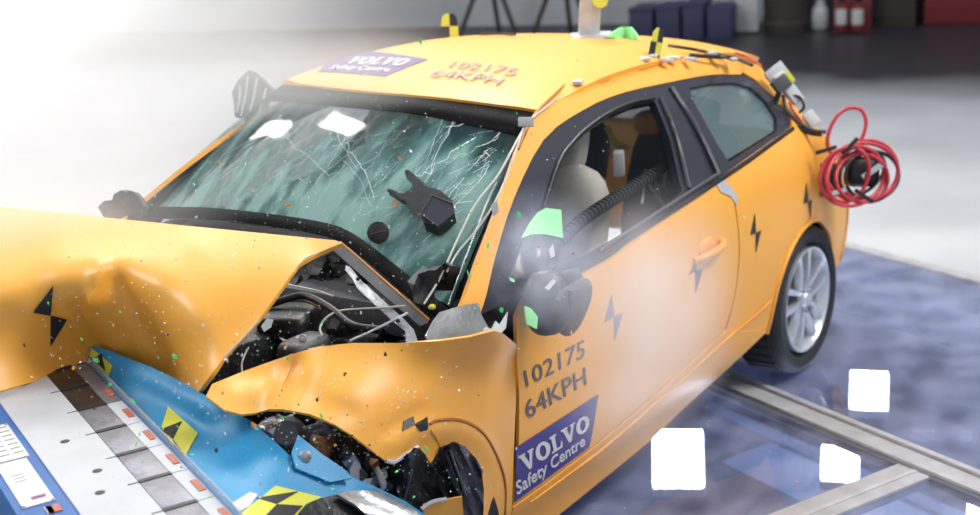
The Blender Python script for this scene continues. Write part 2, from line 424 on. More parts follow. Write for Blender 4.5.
def floor_mat():
    m = mat('hall_concrete_floor', (.62, .64, .66), .42, bump=.04, bscale=40)
    nt = m.node_tree; b = nt.nodes['Principled BSDF']; tc = nt.nodes.new('ShaderNodeTexCoord')
    n = nt.nodes.new('ShaderNodeTexNoise'); n.inputs['Scale'].default_value = .9; n.inputs['Detail'].default_value = 7
    nt.links.new(tc.outputs['Object'], n.inputs['Vector'])
    r = nt.nodes.new('ShaderNodeValToRGB'); r.color_ramp.elements[0].position = .35; r.color_ramp.elements[0].color = (.48, .49, .52, 1)
    r.color_ramp.elements[1].position = .65; r.color_ramp.elements[1].color = (.60, .61, .64, 1)
    nt.links.new(n.outputs['Fac'], r.inputs['Fac'])
    # light falloff towards the far wall painted into the floor colour, noisy edge
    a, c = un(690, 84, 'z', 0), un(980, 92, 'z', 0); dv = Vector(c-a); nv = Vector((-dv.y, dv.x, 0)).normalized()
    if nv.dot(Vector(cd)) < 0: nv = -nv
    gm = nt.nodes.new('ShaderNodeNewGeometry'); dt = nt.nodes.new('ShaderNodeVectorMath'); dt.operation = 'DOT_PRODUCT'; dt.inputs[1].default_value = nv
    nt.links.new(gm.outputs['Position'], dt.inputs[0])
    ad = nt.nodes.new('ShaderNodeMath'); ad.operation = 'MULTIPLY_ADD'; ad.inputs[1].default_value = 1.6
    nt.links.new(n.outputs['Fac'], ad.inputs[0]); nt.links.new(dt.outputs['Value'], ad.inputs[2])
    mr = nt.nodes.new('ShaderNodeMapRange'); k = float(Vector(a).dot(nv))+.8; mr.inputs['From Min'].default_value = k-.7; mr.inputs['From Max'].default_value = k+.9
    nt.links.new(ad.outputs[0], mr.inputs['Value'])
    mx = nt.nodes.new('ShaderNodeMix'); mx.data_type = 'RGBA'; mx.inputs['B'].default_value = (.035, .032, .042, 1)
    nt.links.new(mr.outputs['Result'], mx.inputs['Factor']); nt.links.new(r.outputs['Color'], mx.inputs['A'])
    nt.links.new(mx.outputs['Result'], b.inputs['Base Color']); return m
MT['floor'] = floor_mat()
YP = 2.0
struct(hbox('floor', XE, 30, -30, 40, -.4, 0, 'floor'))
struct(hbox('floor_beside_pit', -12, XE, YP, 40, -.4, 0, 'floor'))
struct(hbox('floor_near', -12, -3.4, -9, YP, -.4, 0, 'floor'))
gl = struct(hbox('floor_pit', -3.4, XE, -9, YP, -2.2, -2.1, 'pit'))
hbox('pit_wall', XE-.05, XE, -9, YP, -2.1, -.4, 'pit', gl); hbox('pit_wall', -3.4, XE, YP-.05, YP, -2.1, -.4, 'pit', gl)
rails = [(XR0, XR1)]
for i, (a, b) in enumerate([(XR0, XR1), (XE-.07, XE), (-3.4, -3.3)]):
    o = hbox('floor_rail', a, b, -9, YP, -.036, .004, 'rail', gl)
    if i == 0:
        w = (b-a)
        hbox('rail_lip', a+.02*w, a+.12*w, -9, YP, .004, .012, 'metal', o); hbox('rail_lip', b-.3*w, b-.22*w, -9, YP, .004, .010, 'metal', o)
BW = YB-YB2
ys = [YB, YB+1.75, YB-1.75, YB-3.5]
for y in ys:
    o = hbox('floor_beam', -3.3, XR0, y-BW, y, -.036, .003, 'rail', gl)
    hbox('beam_groove', -3.3, XR0, y-BW*.62, y-BW*.5, .003, .007, 'zinc', o)
yl = sorted(ys)
for i in range(len(yl)+1):
    y0 = yl[i-1] if i else -9; y1 = (yl[i]-BW) if i < len(yl) else YP
    hbox('glass_pane', -3.3, XR0, y0, y1, -.03, -.006, 'floorglass', gl)
for y0, y1 in ((-9, YB-2.6), (YB-2.6, .9), (.9, YP)):
    hbox('glass_pane', XR1, XE-.07, y0, y1, -.03, -.006, 'floorglass', gl)
for (x0, x1, y0, y1, z) in ((XR1+.5, XR1+.85, -3, 1, -.8), (XR1+1.2, XR1+1.3, -6, 2, -1.0), (XR0-1.4, XR0-1.15, -5, 1.9, -.9), (XR0-.5, XR0-.35, -5, 1.9, -1.3)):
    hbox('pit_beam', x0, x1, y0, y1, z-.2, z, 'pitbeam', gl)
for (y, z) in ((-1.2, -.7), (.6, -1.1)):
    hbox('pit_beam', -3, XE-.1, y, y+.18, z-.15, z, 'pitbeam', gl)
b0 = un(-250, 46, 'z', 0); b1 = un(1250, 24, 'z', 0)
wd = Vector(b1-b0); wl = wd.length; wd.normalize(); wn = Vector((-wd.y, wd.x, 0))
if wn.dot(Vector(cd)) < 0: wn = -wn
WR = frame3(wd, wn)
def wall(name, s0, s1, h, m, off=1.2, th=.2, z0=0, parent=None):
    c = Vector(b0)+wd*(s0+s1)/2+wn*(off+th/2)+Vector((0, 0, z0+h/2)); return box(name, c, (s1-s0, th, h), m, parent, WR, 0)
def ws(px): p = Vector(un(px, 33, 'z', 0)-b0); return p.dot(wd)
struct(wall('wall_back', -14, ws(757), 2.3, 'wall')); struct(wall('wall_right', ws(757), wl+14, 2.6, 'walldark'))
struct(wall('wall_upper_unseen', -14, wl+14, 6, 'wallsheen', 1.25, .2, 2.3))  # unseen upper wall made white to reflect a pale sheen onto the roof

# lamps: floodlights under the glass floor, plus unseen fill lights added for brightness
def lamp(name, c, nrm, size, m, lab, grp):
    c = Vector(c); n = Vector(nrm).normalized(); R = frame3(n.cross(Vector((0, 0, 1))) if abs(n.z) < .98 else (1, 0, 0), n)
    # local axes: x across, y = normal, z up
    t = thing(name, lab, 'lamp', tuple(c-n*.12), grp)
    box('lamp_body', c-n*.07, (size[0]+.02, .12, size[1]+.02), 'white', t, R, .1)
    box('lamp_panel', c+n*.003, (size[0], .012, size[1]), m, t, R, 0)
    box('lamp_yoke', c-n*.16, (size[0]*.3, .1, .06), 'housing', t, R, .1)
    return t
for px, py, z, sz, lab in ((678, 458, -.42, (.215, .26), 'square floodlight shining up through the glass floor beside the car sill'), (840, 463, -.42, (.15, .15), 'square floodlight shining up through the glass in the corner of rail and cross beam'), (869, 390, -.42, (.17, .19), 'square floodlight shining up through the glass behind the long floor rail'), (990, 502, -.42, (.16, .16), 'square floodlight under the dark glass pane, cut by the cross beam side')):
    c = un(px, py, 'z', z); n = Vector((0, 0, .45))+Vector(CAM-c).normalized(); lamp('pit_floodlight', c, n, sz, 'lamp', lab, 'floodlights in the pit under the glass floor')
for x, y, z, s_, wh in ((-1.0, -3.6, 5.8, .5, 'in front of the bonnet side'), (3.2, -3.8, 5.6, 2.3, 'over the door side'), (-2.2, 4.4, 5.5, 2.0, 'beyond the far wing'), (4.5, 2.4, 5.8, 2.1, 'behind the tail')):
    lamp('fillbox', (x, y, z), Vector((.8-x, -y*.6, 0.6-z)), (s_, s_), 'lampfill', 'added unseen square softbox hung '+wh+' of the car', 'added fill lamps over the track')  # fill lights added out of view to brighten the car
c = at(-420, 60, 7.4); lamp('smoke_fill', c, at(40, 100, 5.9)-c, (1.05, 1.05), 'lampfill', 'unseen fill lamp added to whiten the smoke cloud', None)  # lamp added out of view so the smoke renders whiter

# ------------------------------------------------------------------ the car
car = thing('crashed_hatchback', 'crumpled orange three-door hatchback crash test car with purple sponsor stickers', 'car', (1.3, 0, 0))
# outlines over (x, z)
belt = [(.62, .925), (1.028, .927), (1.216, .945), (1.566, .967), (1.902, .987), (2.165, 1.002), (2.464, 1.02), (2.69, 1.03)]
wtop = [(.40, .925), (.573, 1.041), (.781, 1.164), (1.068, 1.282), (1.366, 1.325), (1.659, 1.336), (2.035, 1.318), (2.34, 1.293), (2.60, 1.252), (2.735, 1.20), (2.775, 1.125), (2.75, 1.055)]
door_front = [(.507, .289), (.515, .5), (.525, .755), (.55, .88), (.62, .925)]
door_rear = [(1.905, .987), (1.958, .90), (1.962, .72), (1.925, .55), (1.86, .43)]
door_bot = [(1.86, .43), (1.666, .398), (1.306, .35), (.992, .312), (.7, .293)]
def arc(cx, cz, r, a0, a1, n): return [(cx+r*math.cos(math.radians(a0+(a1-a0)*i/n)), cz+r*math.sin(math.radians(a0+(a1-a0)*i/n))) for i in range(n+1)]
RW = (2.64, .312)
arch = arc(RW[0], RW[1]-.01, .345, -8, 186, 26)
rear_prof = [(2.90, 1.245), (2.885, 1.13), (2.89, 1.02), (2.97, .92), (3.14, .78), (3.25, .62), (3.27, .45), (3.22, .3)]
door_out = door_front+belt[1:5]+door_rear[1:]+door_bot[1:]
G = .006
for sg, nm in ((-1, 'left'), (1, 'right')):
    ref = (0, sg, 0)
    d_ = patch('door', door_out, sidemap(sg), 'paint', car, .045, .012, ref, back='grey')
    if sg < 0: door = d_
    quarter = [(1.912, .990), (2.165, 1.006), (2.464, 1.024), (2.70, 1.034), (2.752, 1.052), (2.785, 1.125), (2.748, 1.205), (2.63, 1.262), (2.8, 1.272)]+rear_prof+[(3.0, .28)]+arch+[(2.28, .272), (2.2, .288), (1.868, .405), (1.932, .55), (1.97, .72), (1.966, .905)]
    q_ = patch('quarter_panel', quarter, sidemap(sg), 'paint', car, .04, .012, ref, back='grey')
    if sg < 0:
        quarter_panel = q_
    sill = [(.507, .06), (.86, .089), (1.437, .125), (1.793, .186), (2.06, .244), (2.285, .28), (1.868, .42), (1.666, .390), (1.306, .342), (.992, .304), (.7, .285), (.507, .28)]
    patch('sill', sill, sidemap(sg, .004), 'paint', car, .04, .012, ref)
    # pillar and roof side rail, one pressing from the cowl to the tail
    rail_up = [(.21, .895), (.30, .945), (.47, 1.04), (.70, 1.165), (.92, 1.285), (1.10, 1.352), (1.30, 1.383), (1.6, 1.402), (1.9, 1.402), (2.2, 1.388), (2.5, 1.352), (2.72, 1.30), (2.9, 1.25)]
    if sg > 0:
        wz = lambda x: float(np.interp(x, [p[0] for p in wtop[:9]], [p[1] for p in wtop[:9]]))
        rail_up = [(x, z if x > 1.2 else wz(x)*.55+z*.45) for x, z in rail_up]
    rail_out = [tuple(p) for p in catmull(rail_up, 3)]+[(2.8, 1.275), (2.63, 1.262)]+[tuple(p) for p in catmull([(p[0], p[1]+.004) for p in wtop[:9]], 3)][::-1]
    patch('roof_rail', rail_out, sidemap(sg, .0), 'paint', car, .03, .02, (0, sg, .5), back='grey')
    # black window surround with two openings
    surround = [tuple(p) for p in catmull(wtop, 3)]+belt[::-1]+[(.5, .925)]
    dglass = [(.66, .965), (.80, 1.055), (1.068, 1.201), (1.2, 1.243), (1.327, 1.268), (1.511, 1.289), (1.673, 1.293), (1.80, 1.284), (1.755, 1.16), (1.66, 1.0), (1.61, .99), (1.376, .966), (1.0, .947)]
    qglass = [(2.06, 1.02), (2.05, 1.09), (2.06, 1.24), (2.09, 1.285), (2.3, 1.27), (2.5, 1.24), (2.63, 1.20), (2.67, 1.14), (2.64, 1.075), (2.56, 1.04), (2.3, 1.03)]
    patch('window_surround', surround, sidemap(sg, -.006), 'trim', car, .04, .03, ref, holes=[dglass, qglass])
    patch('door_window', [(p[0]+(.02 if p[0] > 1.2 else -.02), p[1]) for p in dglass], sidemap(sg, -.028), 'sideglass', car, .06, .004, ref)
    patch('quarter_window', qglass, sidemap(sg, -.022), 'rearglass', car, .06, .004, ref)
    if sg < 0:
        # bright and dark trims over the surround
        tube('window_seal', [(x, -W(x, z)-.004, z) for x, z in [(dglass[i][0], dglass[i][1]+.012) for i in range(1, 8)]], .007, 'black', car, 5, 6)
        tube('window_seal', [(x, -W(x, z)-.002, z) for x, z in [(1.84, 1.29), (1.79, 1.16), (1.70, 1.0)]], .010, 'grey', car, 5, 6)
        tube('pillar_seal', [(x, -W(x, z)-.002, z) for x, z in [(1.955, 1.31), (1.955, 1.16), (1.93, 1.0)]], .012, 'grey', car, 5, 6)
        tube('belt_moulding', [(x, -W(x, z)-.004, z-.004) for x, z in belt], .010, 'black', car, 5, 6)
        tube('belt_moulding', [(x, -W(x, z)-.003, z+.022) for x, z in belt[1:5]], .006, 'grey', car, 5, 6)
        tube('roof_gutter', [(x, -W(x, z)-.001, z) for x, z in rail_up[4:]], .006, 'under', car, 5, 6)
        tube('arch_lip', [(x, -W(x, z)-.003, z) for x, z in arch], .008, 'paint', quarter_panel, 2, 6)
        tube('sill_edge', [(x, -W(x, z)-.006, z) for x, z in ((.6, .255), (.992, .272), (1.306, .31), (1.666, .356), (1.87, .385), (2.1, .40), (2.27, .42))], .0035, 'paint', car, 5, 6)

# roof
hdr = [(1.195, .64), (1.125, .46), (1.09, .25), (1.075, .05), (1.077, -.17), (1.11, -.38), (1.18, -.54)]
far_edge = [(1.35, .65), (1.7, .65), (2.1, .64), (2.5, .61), (2.8, .56), (2.96, .50)]
near_edge = [(2.96, -.50), (2.8, -.51), (2.5, -.525), (2.2, -.525), (1.9, -.525), (1.6, -.53), (1.3, -.55)]
roof_out = [tuple(p) for p in catmull(hdr[::-1], 3)]+far_edge+[(3.03, .3), (3.05, 0), (3.03, -.3)]+near_edge
roof = patch('roof_panel', roof_out, roofmap(), 'paint', car, .05, .02, (0, 0, 1), back='grey')
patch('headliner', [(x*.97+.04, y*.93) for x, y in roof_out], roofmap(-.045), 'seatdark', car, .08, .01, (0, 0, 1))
for sg in (-1, 1):
    patch('door_card', [(.60, .32), (.58, .80), (.66, .90), (1.03, .905), (1.57, .945), (2.2, .985), (2.65, 1.0), (2.6, .45), (1.8, .42)], sidemap(sg, -.06), 'grey', car, .09, .01, (0, sg, 0))
# windshield: sheet between header and cowl
wp_top = [np.array([x, y, roof_z(x, y)-.012]) for x, y in hdr]
cowl = [np.array(p) for p in ((.565, .835, .99), (.575, .5, 1.02), (.55, .2, 1.04), (.52, -.1, 1.05), (.49, -.27, 1.04), (.43, -.49, .975), (.385, -.66, .91), (.36, -.74, .885))]
def rs(P, n):
    P = catmull(P, 8); L = np.r_[0, np.cumsum([np.linalg.norm(P[i+1]-P[i]) for i in range(len(P)-1)])]; A = np.array(P)
    return [np.array([np.interp(s, L, A[:, k]) for k in range(3)]) for s in np.linspace(0, L[-1], n)]
NU, NV = 26, 18
tp_, bt_ = rs(wp_top, NU+1), rs(cowl, NU+1)
def wpt(u, v, off=0):
    i = min(int(u*NU), NU-1); f = u*NU-i
    a = tp_[i]*(1-f)+tp_[i+1]*f; b = bt_[i]*(1-f)+bt_[i+1]*f
    return b*(1-v)+a*v+np.array([-.53, 0, .85])*(.035*math.sin(math.pi*v)*(.5+.5*math.sin(math.pi*u))+off)
wgeo = ([wpt(i/NU, j/NV) for j in range(NV+1) for i in range(NU+1)], [[j*(NU+1)+i, j*(NU+1)+i+1, (j+1)*(NU+1)+i+1, (j+1)*(NU+1)+i] for j in range(NV) for i in range(NU)])
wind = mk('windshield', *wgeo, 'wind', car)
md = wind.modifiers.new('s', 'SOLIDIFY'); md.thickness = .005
def wband(name, u0, u1, v0, v1, off=.004, n=26, m='frit'):
    V = []; Fc = []
    for i in range(n+1):
        for v in (v0, v1):
            V.append(wpt(u0+(u1-u0)*i/n, v, off)); 
    for i in range(n): Fc.append([2*i, 2*i+2, 2*i+3, 2*i+1])
    o = mk(name, V, Fc, m, wind); o.modifiers.new('s', 'SOLIDIFY').thickness = .004; return o
wband('black_border', 0, 1, .865, 1.0); wband('black_border', .0, .012, .0, .92, n=1); wband('black_border', .955, 1., .0, .92, n=1); wband('black_border', 0, 1, 0, .07)
def wpix(px, py, off=0):   # point of the windshield sheet seen in this direction
    best = None; u, v = .5, .5
    for _ in range(40):
        p = wpt(u, v, off); e = np.array([(p-CAM) @ cr_/((p-CAM) @ cd)*FPX+490-px, 257.5-(p-CAM) @ cu/((p-CAM) @ cd)*FPX-py])
        h = 1e-3; J = []
        for du, dv in ((h, 0), (0, h)):
            uu, vv = min(max(u+du, 0), 1), min(max(v+dv, 0), 1); q = wpt(uu, vv, off)
            J.append(np.array([(q-CAM) @ cr_/((q-CAM) @ cd)*FPX+490-px, 257.5-(q-CAM) @ cu/((q-CAM) @ cd)*FPX-py])-e)
        Jm = np.array(J).T/h
        try: st = np.linalg.solve(Jm+1e-6*np.eye(2), -e)
        except Exception: break
        u = min(max(u+.7*st[0], 0), .995); v = min(max(v+.7*st[1], 0), .995)
    return u, v
for px, py, lab in ((270, 128, 'square white floodlight above the car, mirrored at the far edge of the windshield'), (340, 124, 'square white floodlight above the car, mirrored under the windshield header')):
    u, v = wpix(px, py); p = wpt(u, v); a = wpt(min(u+.02, .99), v)-wpt(u-.02, v); b = wpt(u, v+.02)-wpt(u, v-.02); nn = np.cross(a, b); nn /= np.linalg.norm(nn); nn *= np.sign(nn[2])
    vv = ray(px, py); vv = vv/np.linalg.norm(vv); w_ = vv-2*(vv @ nn)*nn
    lamp('floodlight', p+w_*4.2, -w_, (.36, .46), 'lamp', lab, 'floodlights above the car')
# cracks in the laminated glass: fine pale lines lying on the sheet
V = []; Fc = []
def crack(p0, p1, w):
    pts = []
    n = 7
    for k in range(n+1):
        f = k/n; u = p0[0]+(p1[0]-p0[0])*f+random.gauss(0, .004); v = p0[1]+(p1[1]-p0[1])*f+random.gauss(0, .006)
        if not (.035 < u < .95 and .075 < v < .91): break
        pts.append(wpt(u, v, .002))
    if len(pts) < 2: return
    for k in range(len(pts)-1):
        a, b = pts[k], pts[k+1]; t = (b-a)/(np.linalg.norm(b-a)+1e-9); s = np.cross(t, [-.53, 0, .85])*w
        i = len(V); V.extend([a-s, a+s, b+s, b-s]); Fc.append([i, i+1, i+2, i+3])
c0 = wpix(395, 268); c1 = wpix(490, 180)
for k in range(34):
    a = random.uniform(-.5, 2.6); l = random.uniform(.1, .4); s0 = random.uniform(.10, .4)
    crack((c0[0]+s0*math.cos(a), c0[1]+1.5*s0*math.sin(a)), (c0[0]+(s0+l)*math.cos(a), c0[1]+1.5*(s0+l)*math.sin(a)), random.choice((.0003, .0004, .0007)))
for k in range(75):
    a = random.gauss(.95, .35); l = random.uniform(.05, .25); u0 = c1[0]+random.gauss(-.02, .08); v0 = c1[1]+random.gauss(0, .22)
    crack((u0, v0), (u0+l*math.cos(a)*.6, v0+l*math.sin(a)*1.3), random.choice((.0003, .0005, .0010)))
for k in range(60):
    u0, v0 = random.uniform(.1, .8), random.uniform(.1, .6); a = random.gauss(1.2, .3); l = random.uniform(.1, .4)
    crack((u0, v0), (u0+l*math.cos(a)*.5, v0+l*math.sin(a)), .0003)
o = mk('glass_cracks', V, Fc, 'shard', wind, smooth=False); o['kind'] = 'stuff'; label(o, 'fine pale cracks running through the tinted windshield')
# sun-strip mirror foot and black box stuck on the glass
# tail of the body: hatch, glass, bumper
def tailpt(y, z):
    x = np.interp(z, [p[1] for p in rear_prof[::-1]], [p[0] for p in rear_prof[::-1]]); w = W(x, z); f = min(abs(y)/w, 1); return (x+.10*(1-f**3), y, z)
def tail_patch(name, z0, z1, yf, m, off=0):
    n = 16; V = []; Fc = []; k = 8
    for j in range(k+1):
        z = z0+(z1-z0)*j/k; x = np.interp(z, [p[1] for p in rear_prof[::-1]], [p[0] for p in rear_prof[::-1]]); w = W(x, z)*yf
        for i in range(n+1): p = tailpt(-w+2*w*i/n, z); V.append((p[0]+off, p[1], p[2]))
    for j in range(k):
        for i in range(n): Fc.append([j*(n+1)+i, j*(n+1)+i+1, (j+1)*(n+1)+i+1, (j+1)*(n+1)+i])
    o = mk(name, V, Fc, m, car); o.modifiers.new('s', 'SOLIDIFY').thickness = .01; return o
tail_patch('tailgate', .68, .95, 1, 'paint'); tail_patch('rear_bumper', .3, .68, 1, 'paint', .03); tail_patch('rear_window', .95, 1.245, 1, 'rearglass')
# floor pan and bulkhead
box('floor_pan', (1.75, 0, .21), (2.6, 1.5, .05), 'black', car, None, .2)
box('bulkhead', (.56, .0, .60), (.05, 1.5, .7), 'bay', car, None, .2)
sblock('dashboard', (.78, .0, .88), (.42, 1.42, .22), 'grey', car, e=.35)
st = tube('steering_wheel', [(1.02+.05*math.sin(a), -.37+.18*math.cos(a), .93+.17*math.sin(a)) for a in np.linspace(0, 2*math.pi, 16, endpoint=False)], .015, 'black', car, 3, 8, True)
sblock('wheel_hub', (1.0, -.37, .92), (.06, .16, .14), 'black', st)
tube('steering_column', [(.8, -.37, .84), (.99, -.37, .92)], .03, 'black', st, 2)
# seats
for y in (-.37, .37):
    RB = Matrix.Rotation(math.radians(18), 3, 'Y')
    s_ = sblock('front_seat', (1.140, y, .46), (.55, .52, .20), 'seat', car, e=.5)
    sblock('seat_backrest', (1.410, y, .78), (.17, .50, .68), 'seat', s_, RB, .5)
    sblock('head_restraint', (1.525, y, 1.17), (.10, .27, .22), 'seat', s_, RB, .5)
    for dy in (-.06, .06): tube('restraint_post', [(1.49, y+dy, 1.03), (1.52, y+dy, 1.11)], .008, 'chrome', s_, 2, 6)
for y in (-.32, .32):
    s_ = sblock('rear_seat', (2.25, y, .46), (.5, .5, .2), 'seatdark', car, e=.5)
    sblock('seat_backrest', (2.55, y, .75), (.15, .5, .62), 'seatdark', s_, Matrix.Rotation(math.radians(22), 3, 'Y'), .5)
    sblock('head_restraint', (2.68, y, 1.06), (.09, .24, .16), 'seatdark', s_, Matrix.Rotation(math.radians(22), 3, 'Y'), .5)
# ribbed black conduit across the door opening and clutter behind it
rp = [side(px, py, -.14) for px, py in ((548, 252), (580, 222), (612, 200), (640, 183), (668, 163))]
cond = tube('ribbed_conduit', rp, .019, 'black', car, 8, 10)
cp = catmull(rp, 9)
for i in range(1, len(cp)-1):
    t = Vector(cp[i+1]-cp[i-1]).normalized()
    Vr, Fr = tube_geo([Vector(cp[i])-t*.005, Vector(cp[i])+t*.005], .024, 10); mk('conduit_rib', Vr, Fr, 'seatdark', cond, angle=40)
for k in range(7):
    px, py = 655+random.uniform(-18, 14), 196+random.uniform(-12, 8); a = side(px, py, -.2)
    tube('wiring_loop', [a, a+np.array([.06, .02, .08]), a+np.array([.13, .05, random.uniform(-.04, .06)]), a+np.array([.18, .0, -.06])], .006, random.choice(('black', 'cable', 'grey')), car, 5, 6)
a = [side(px, py, -.45) for px, py in ((607, 127), (615, 143), (628, 148))]
tube('yellow_strap', a, .012, 'yellow', car, 5, 6)
sblock('orange_dummy_shoulder', side(650, 122, -.5), (.16, .12, .10), 'orange', car, e=.7)
box('white_connector', side(619, 163, -.25), (.07, .04, .09), 'white', car, rz(.5))

# front wing, crumpled
fc = [S(517, 345), S(515, 400), S(513, 450), S(513, 505), S(510, 560), (440, 341, depth(un(440, 341, 'z', .935))), Z(470, 336, .925), Z(492, 332, .92), Z(400, 343, .94), Z(330, 344, .955), Z(299, 352, .955), Z(262, 361, .945), Z(212, 385, .915), Z(206, 396, .90),
      Y(282, 409, -.715), Y(241, 414, -.66), Y(225, 410, -.63), Y(377, 455, -.885), Y(437, 420, -.89), Y(350, 390, -.80), Y(334, 424, -.82), Y(431, 462, -.89), Y(300, 385, -.69), Y(240, 393, -.60), Y(470, 400, -.885), Y(480, 440, -.895), Y(400, 400, -.865), Y(459, 372, -.872), Y(400, 366, -.83), Y(495, 500, -.87), Y(490, 560, -.85)]
ft = TPS(fc)
def ridge(x, y, a, b, w, h):
    a, b, p = np.array(a, float), np.array(b, float), np.array((x, y), float); ab = b-a; f = min(max((p-a) @ ab/(ab @ ab), 0), 1); q = np.linalg.norm(p-a-ab*f)
    return h*math.exp(-(q/w)**2)
def fx(x, y):
    e = ridge(x, y, (291, 364), (274, 406), 10, .022)-ridge(x, y, (310, 372), (292, 408), 10, .018)-ridge(x, y, (235, 392), (262, 392), 14, .03)+ridge(x, y, (320, 404), (350, 412), 9, .008)
    e += ridge(x, y, (383, 433), (420, 410), 6, .012)-ridge(x, y, (395, 445), (425, 425), 10, .015)-ridge(x, y, (470, 345), (420, 400), 12, .008)
    r = math.hypot((x-450)/55, (y-482)/64)
    if x > 425: e -= .012*math.exp(-((r-.86)/.12)**2)
    return e
wing = [(206, 396), (212, 384), (228, 377.5), (244, 371), (271.6, 361), (299, 352), (320.6, 346), (353, 343), (400, 343), (440, 341), (470, 337), (494, 331), (504, 334), (517, 345), (516, 400), (514, 450), (512, 505), (509, 570), (480, 570),
        (481.6, 515), (483.4, 489), (481.6, 473.7), (475, 458), (463.8, 446), (452.6, 442.4), (443.7, 447), (436, 455), (431, 464), (426, 455), (418, 446), (405, 454), (392, 462.5), (385.6, 461), (377.7, 455), (353, 436), (334, 424), (310, 414), (282.5, 409), (269, 409), (255, 413), (241.7, 414.3), (225, 410)]
front_wing = patch('front_wing', wing, tpsmap(ft, 0, fx), 'paint', car, 7, .008, lambda p: CAM-p, back='under')
# torn flap edges: grey rim under the fold and hanging strip
tube('torn_edge', [at(x, y, ft.t(x, y)+fx(x, y)-.004) for x, y in ((386, 461), (394, 462), (405, 455), (418, 447))], .006, 'zinc', front_wing, 5, 6)
tube('arch_flange', [at(x, y, ft.t(x, y)+fx(x, y)-.003) for x, y in ((430, 424), (437, 420.5), (459, 420), (481.6, 431), (497, 456), (505, 482.6), (505, 515))], .0045, 'under', front_wing, 5, 6)
mt = lambda off: tpsmap(ft, off, fx)
flat('check_mark', [[(402.8, 431), (403.5, 421), (413.5, 416), (415, 424)], [(415, 424), (427.6, 416.7), (428.5, 428), (423.6, 434.6)]], mt(.004), 'mark', front_wing, 5, lambda p: CAM-p)
flat('torn_paint_crease', [[(431, 430), (436, 436), (440, 446), (441, 448), (437, 441), (431, 433)]], mt(.003), 'under', front_wing, 4, lambda p: CAM-p)
far_wing = [(-.30, .42), (-.33, .62), (-.30, .80), (-.1, .90), (.2, .95), (.45, .96), (.515, .90), (.515, .755), (.505, .5), (.50, .28), (.40, .28)]+arc(.02, .31, .36, 0, 165, 18)
patch('front_wing', far_wing, sidemap(1), 'paint', car, .045, .008, (0, 1, 0), back='under')
# bonnet, folded up into a tent
hc = [Z(-90, 198, 1.15), Z(0, 207, 1.17), Z(120, 219, 1.18), Z(240, 231, 1.18), Z(342, 241, 1.17), Z(320, 251, 1.145), Z(299, 263, 1.13), Z(259.5, 319, 1.03), Z(223, 359, .95), Z(200, 389, .89), Z(-90, 292, 1.10), Z(0, 285, 1.11), Z(60, 276, 1.125), Z(105, 266, 1.14), Z(200, 255, 1.15), Z(260, 255, 1.145),
      Z(88, 350, .862), Z(120, 362, .83), Z(150, 372, .82), Z(0, 392, .85), Z(-90, 410, .83), Z(50, 320, .99), Z(150, 310, 1.03), Z(200, 320, 1.03), Z(0, 335, .98), Z(-90, 345, .96), Z(170, 400, .76), Z(100, 400, .74)]
ht = TPS(hc)
def hxx(x, y):
    e = ridge(x, y, (118, 284), (188, 385), 15, .055)-ridge(x, y, (98, 262), (92, 300), 7, .02)-ridge(x, y, (92, 300), (118, 350), 6, .03)+ridge(x, y, (80, 306), (104, 352), 6, .02)
    e -= ridge(x, y, (165, 285), (215, 350), 20, .02); e += ridge(x, y, (190, 262), (170, 300), 16, .012)-ridge(x, y, (20, 300), (70, 350), 18, .012)
    return e
bonnet_out = [(-24, 204.6), (0, 207), (120, 219), (240, 231), (336, 240.4), (342, 243), (320, 252), (299, 264), (259.5, 319), (223, 359), (198, 392), (170, 400), (100, 380), (84, 368), (0, 391), (-30, 397), (-36, 300)]
bonnet = patch('bonnet', bonnet_out, tpsmap(ht, 0, hxx), 'paint', car, 7, .012, lambda p: CAM-p, angle=50)
tube('bonnet_edge', [at(x, y, ht.t(x, y)+hxx(x, y)+.004) for x, y in ((340, 242.5), (320, 252), (299, 264), (259.5, 319), (223, 359), (200, 390))], .003, 'cable', bonnet, 5, 6)
flat('bow_tie_mark', [[(53, 285.7), (33.4, 312.8), (50.8, 316)], [(50.8, 316), (67, 320), (50.8, 346.5)]], tpsmap(ht, .006, hxx), 'mark', bonnet, 6, lambda p: CAM-p)
# door marks: bow ties, number, sponsor sticker
sm = sidemap(-1, .003)
def bow(name, par, a, b, c, e, f): flat(name, [[sxz(*a), sxz(*b), sxz(*c)], [sxz(*c), sxz(*e), sxz(*f)]], sm, 'markgrey' if par is door and a[0] < 650 else 'mark', par, .03)
bow('bow_tie_mark', door, (611, 294.4), (604, 322.5), (613.8, 316.5), (622, 313), (613.8, 340.7))
bow('bow_tie_mark', door, (699.5, 252.7), (688, 275.4), (695, 271), (702, 268.4), (695, 293))
bow('bow_tie_mark', quarter_panel, (754.4, 213), (750, 235), (755.4, 232.8), (760.7, 230), (755.4, 252.7))
bow('bow_tie_mark', quarter_panel, (806, 182.7), (803, 203.7), (808, 202), (811.4, 199), (810, 219.5))
def doortext(name, txt, px4, m, off=.003, bold=0.0):
    q = quadmap([sxz(*p) for p in px4]); f = sidemap(-1, off)
    return text(name, txt, lambda u, v: f(*q(u, v)), m, door, (0, -1, 0), bold)
doortext('printed_number', '102175', ((526, 387), (584, 357), (584, 339), (523, 371)), 'markgrey')
doortext('printed_speed', '64KPH', ((527, 419), (586, 384), (584.5, 366.5), (523, 402)), 'markgrey')
dq = [sxz(*p) for p in ((514, 502), (588.5, 447), (597.7, 394.6), (515, 448))]
sticker = patch('sponsor_sticker', dq, sidemap(-1, .003), 'purple', door, .04, .002)
q = quadmap([sxz(*p) for p in ((522, 473), (589, 428), (588, 413), (516.5, 457))]); f5 = sidemap(-1, .0055)
flat('sponsor_word', slab_letters(), lambda u, v: f5(*q(u, v)), 'white', door, .1)
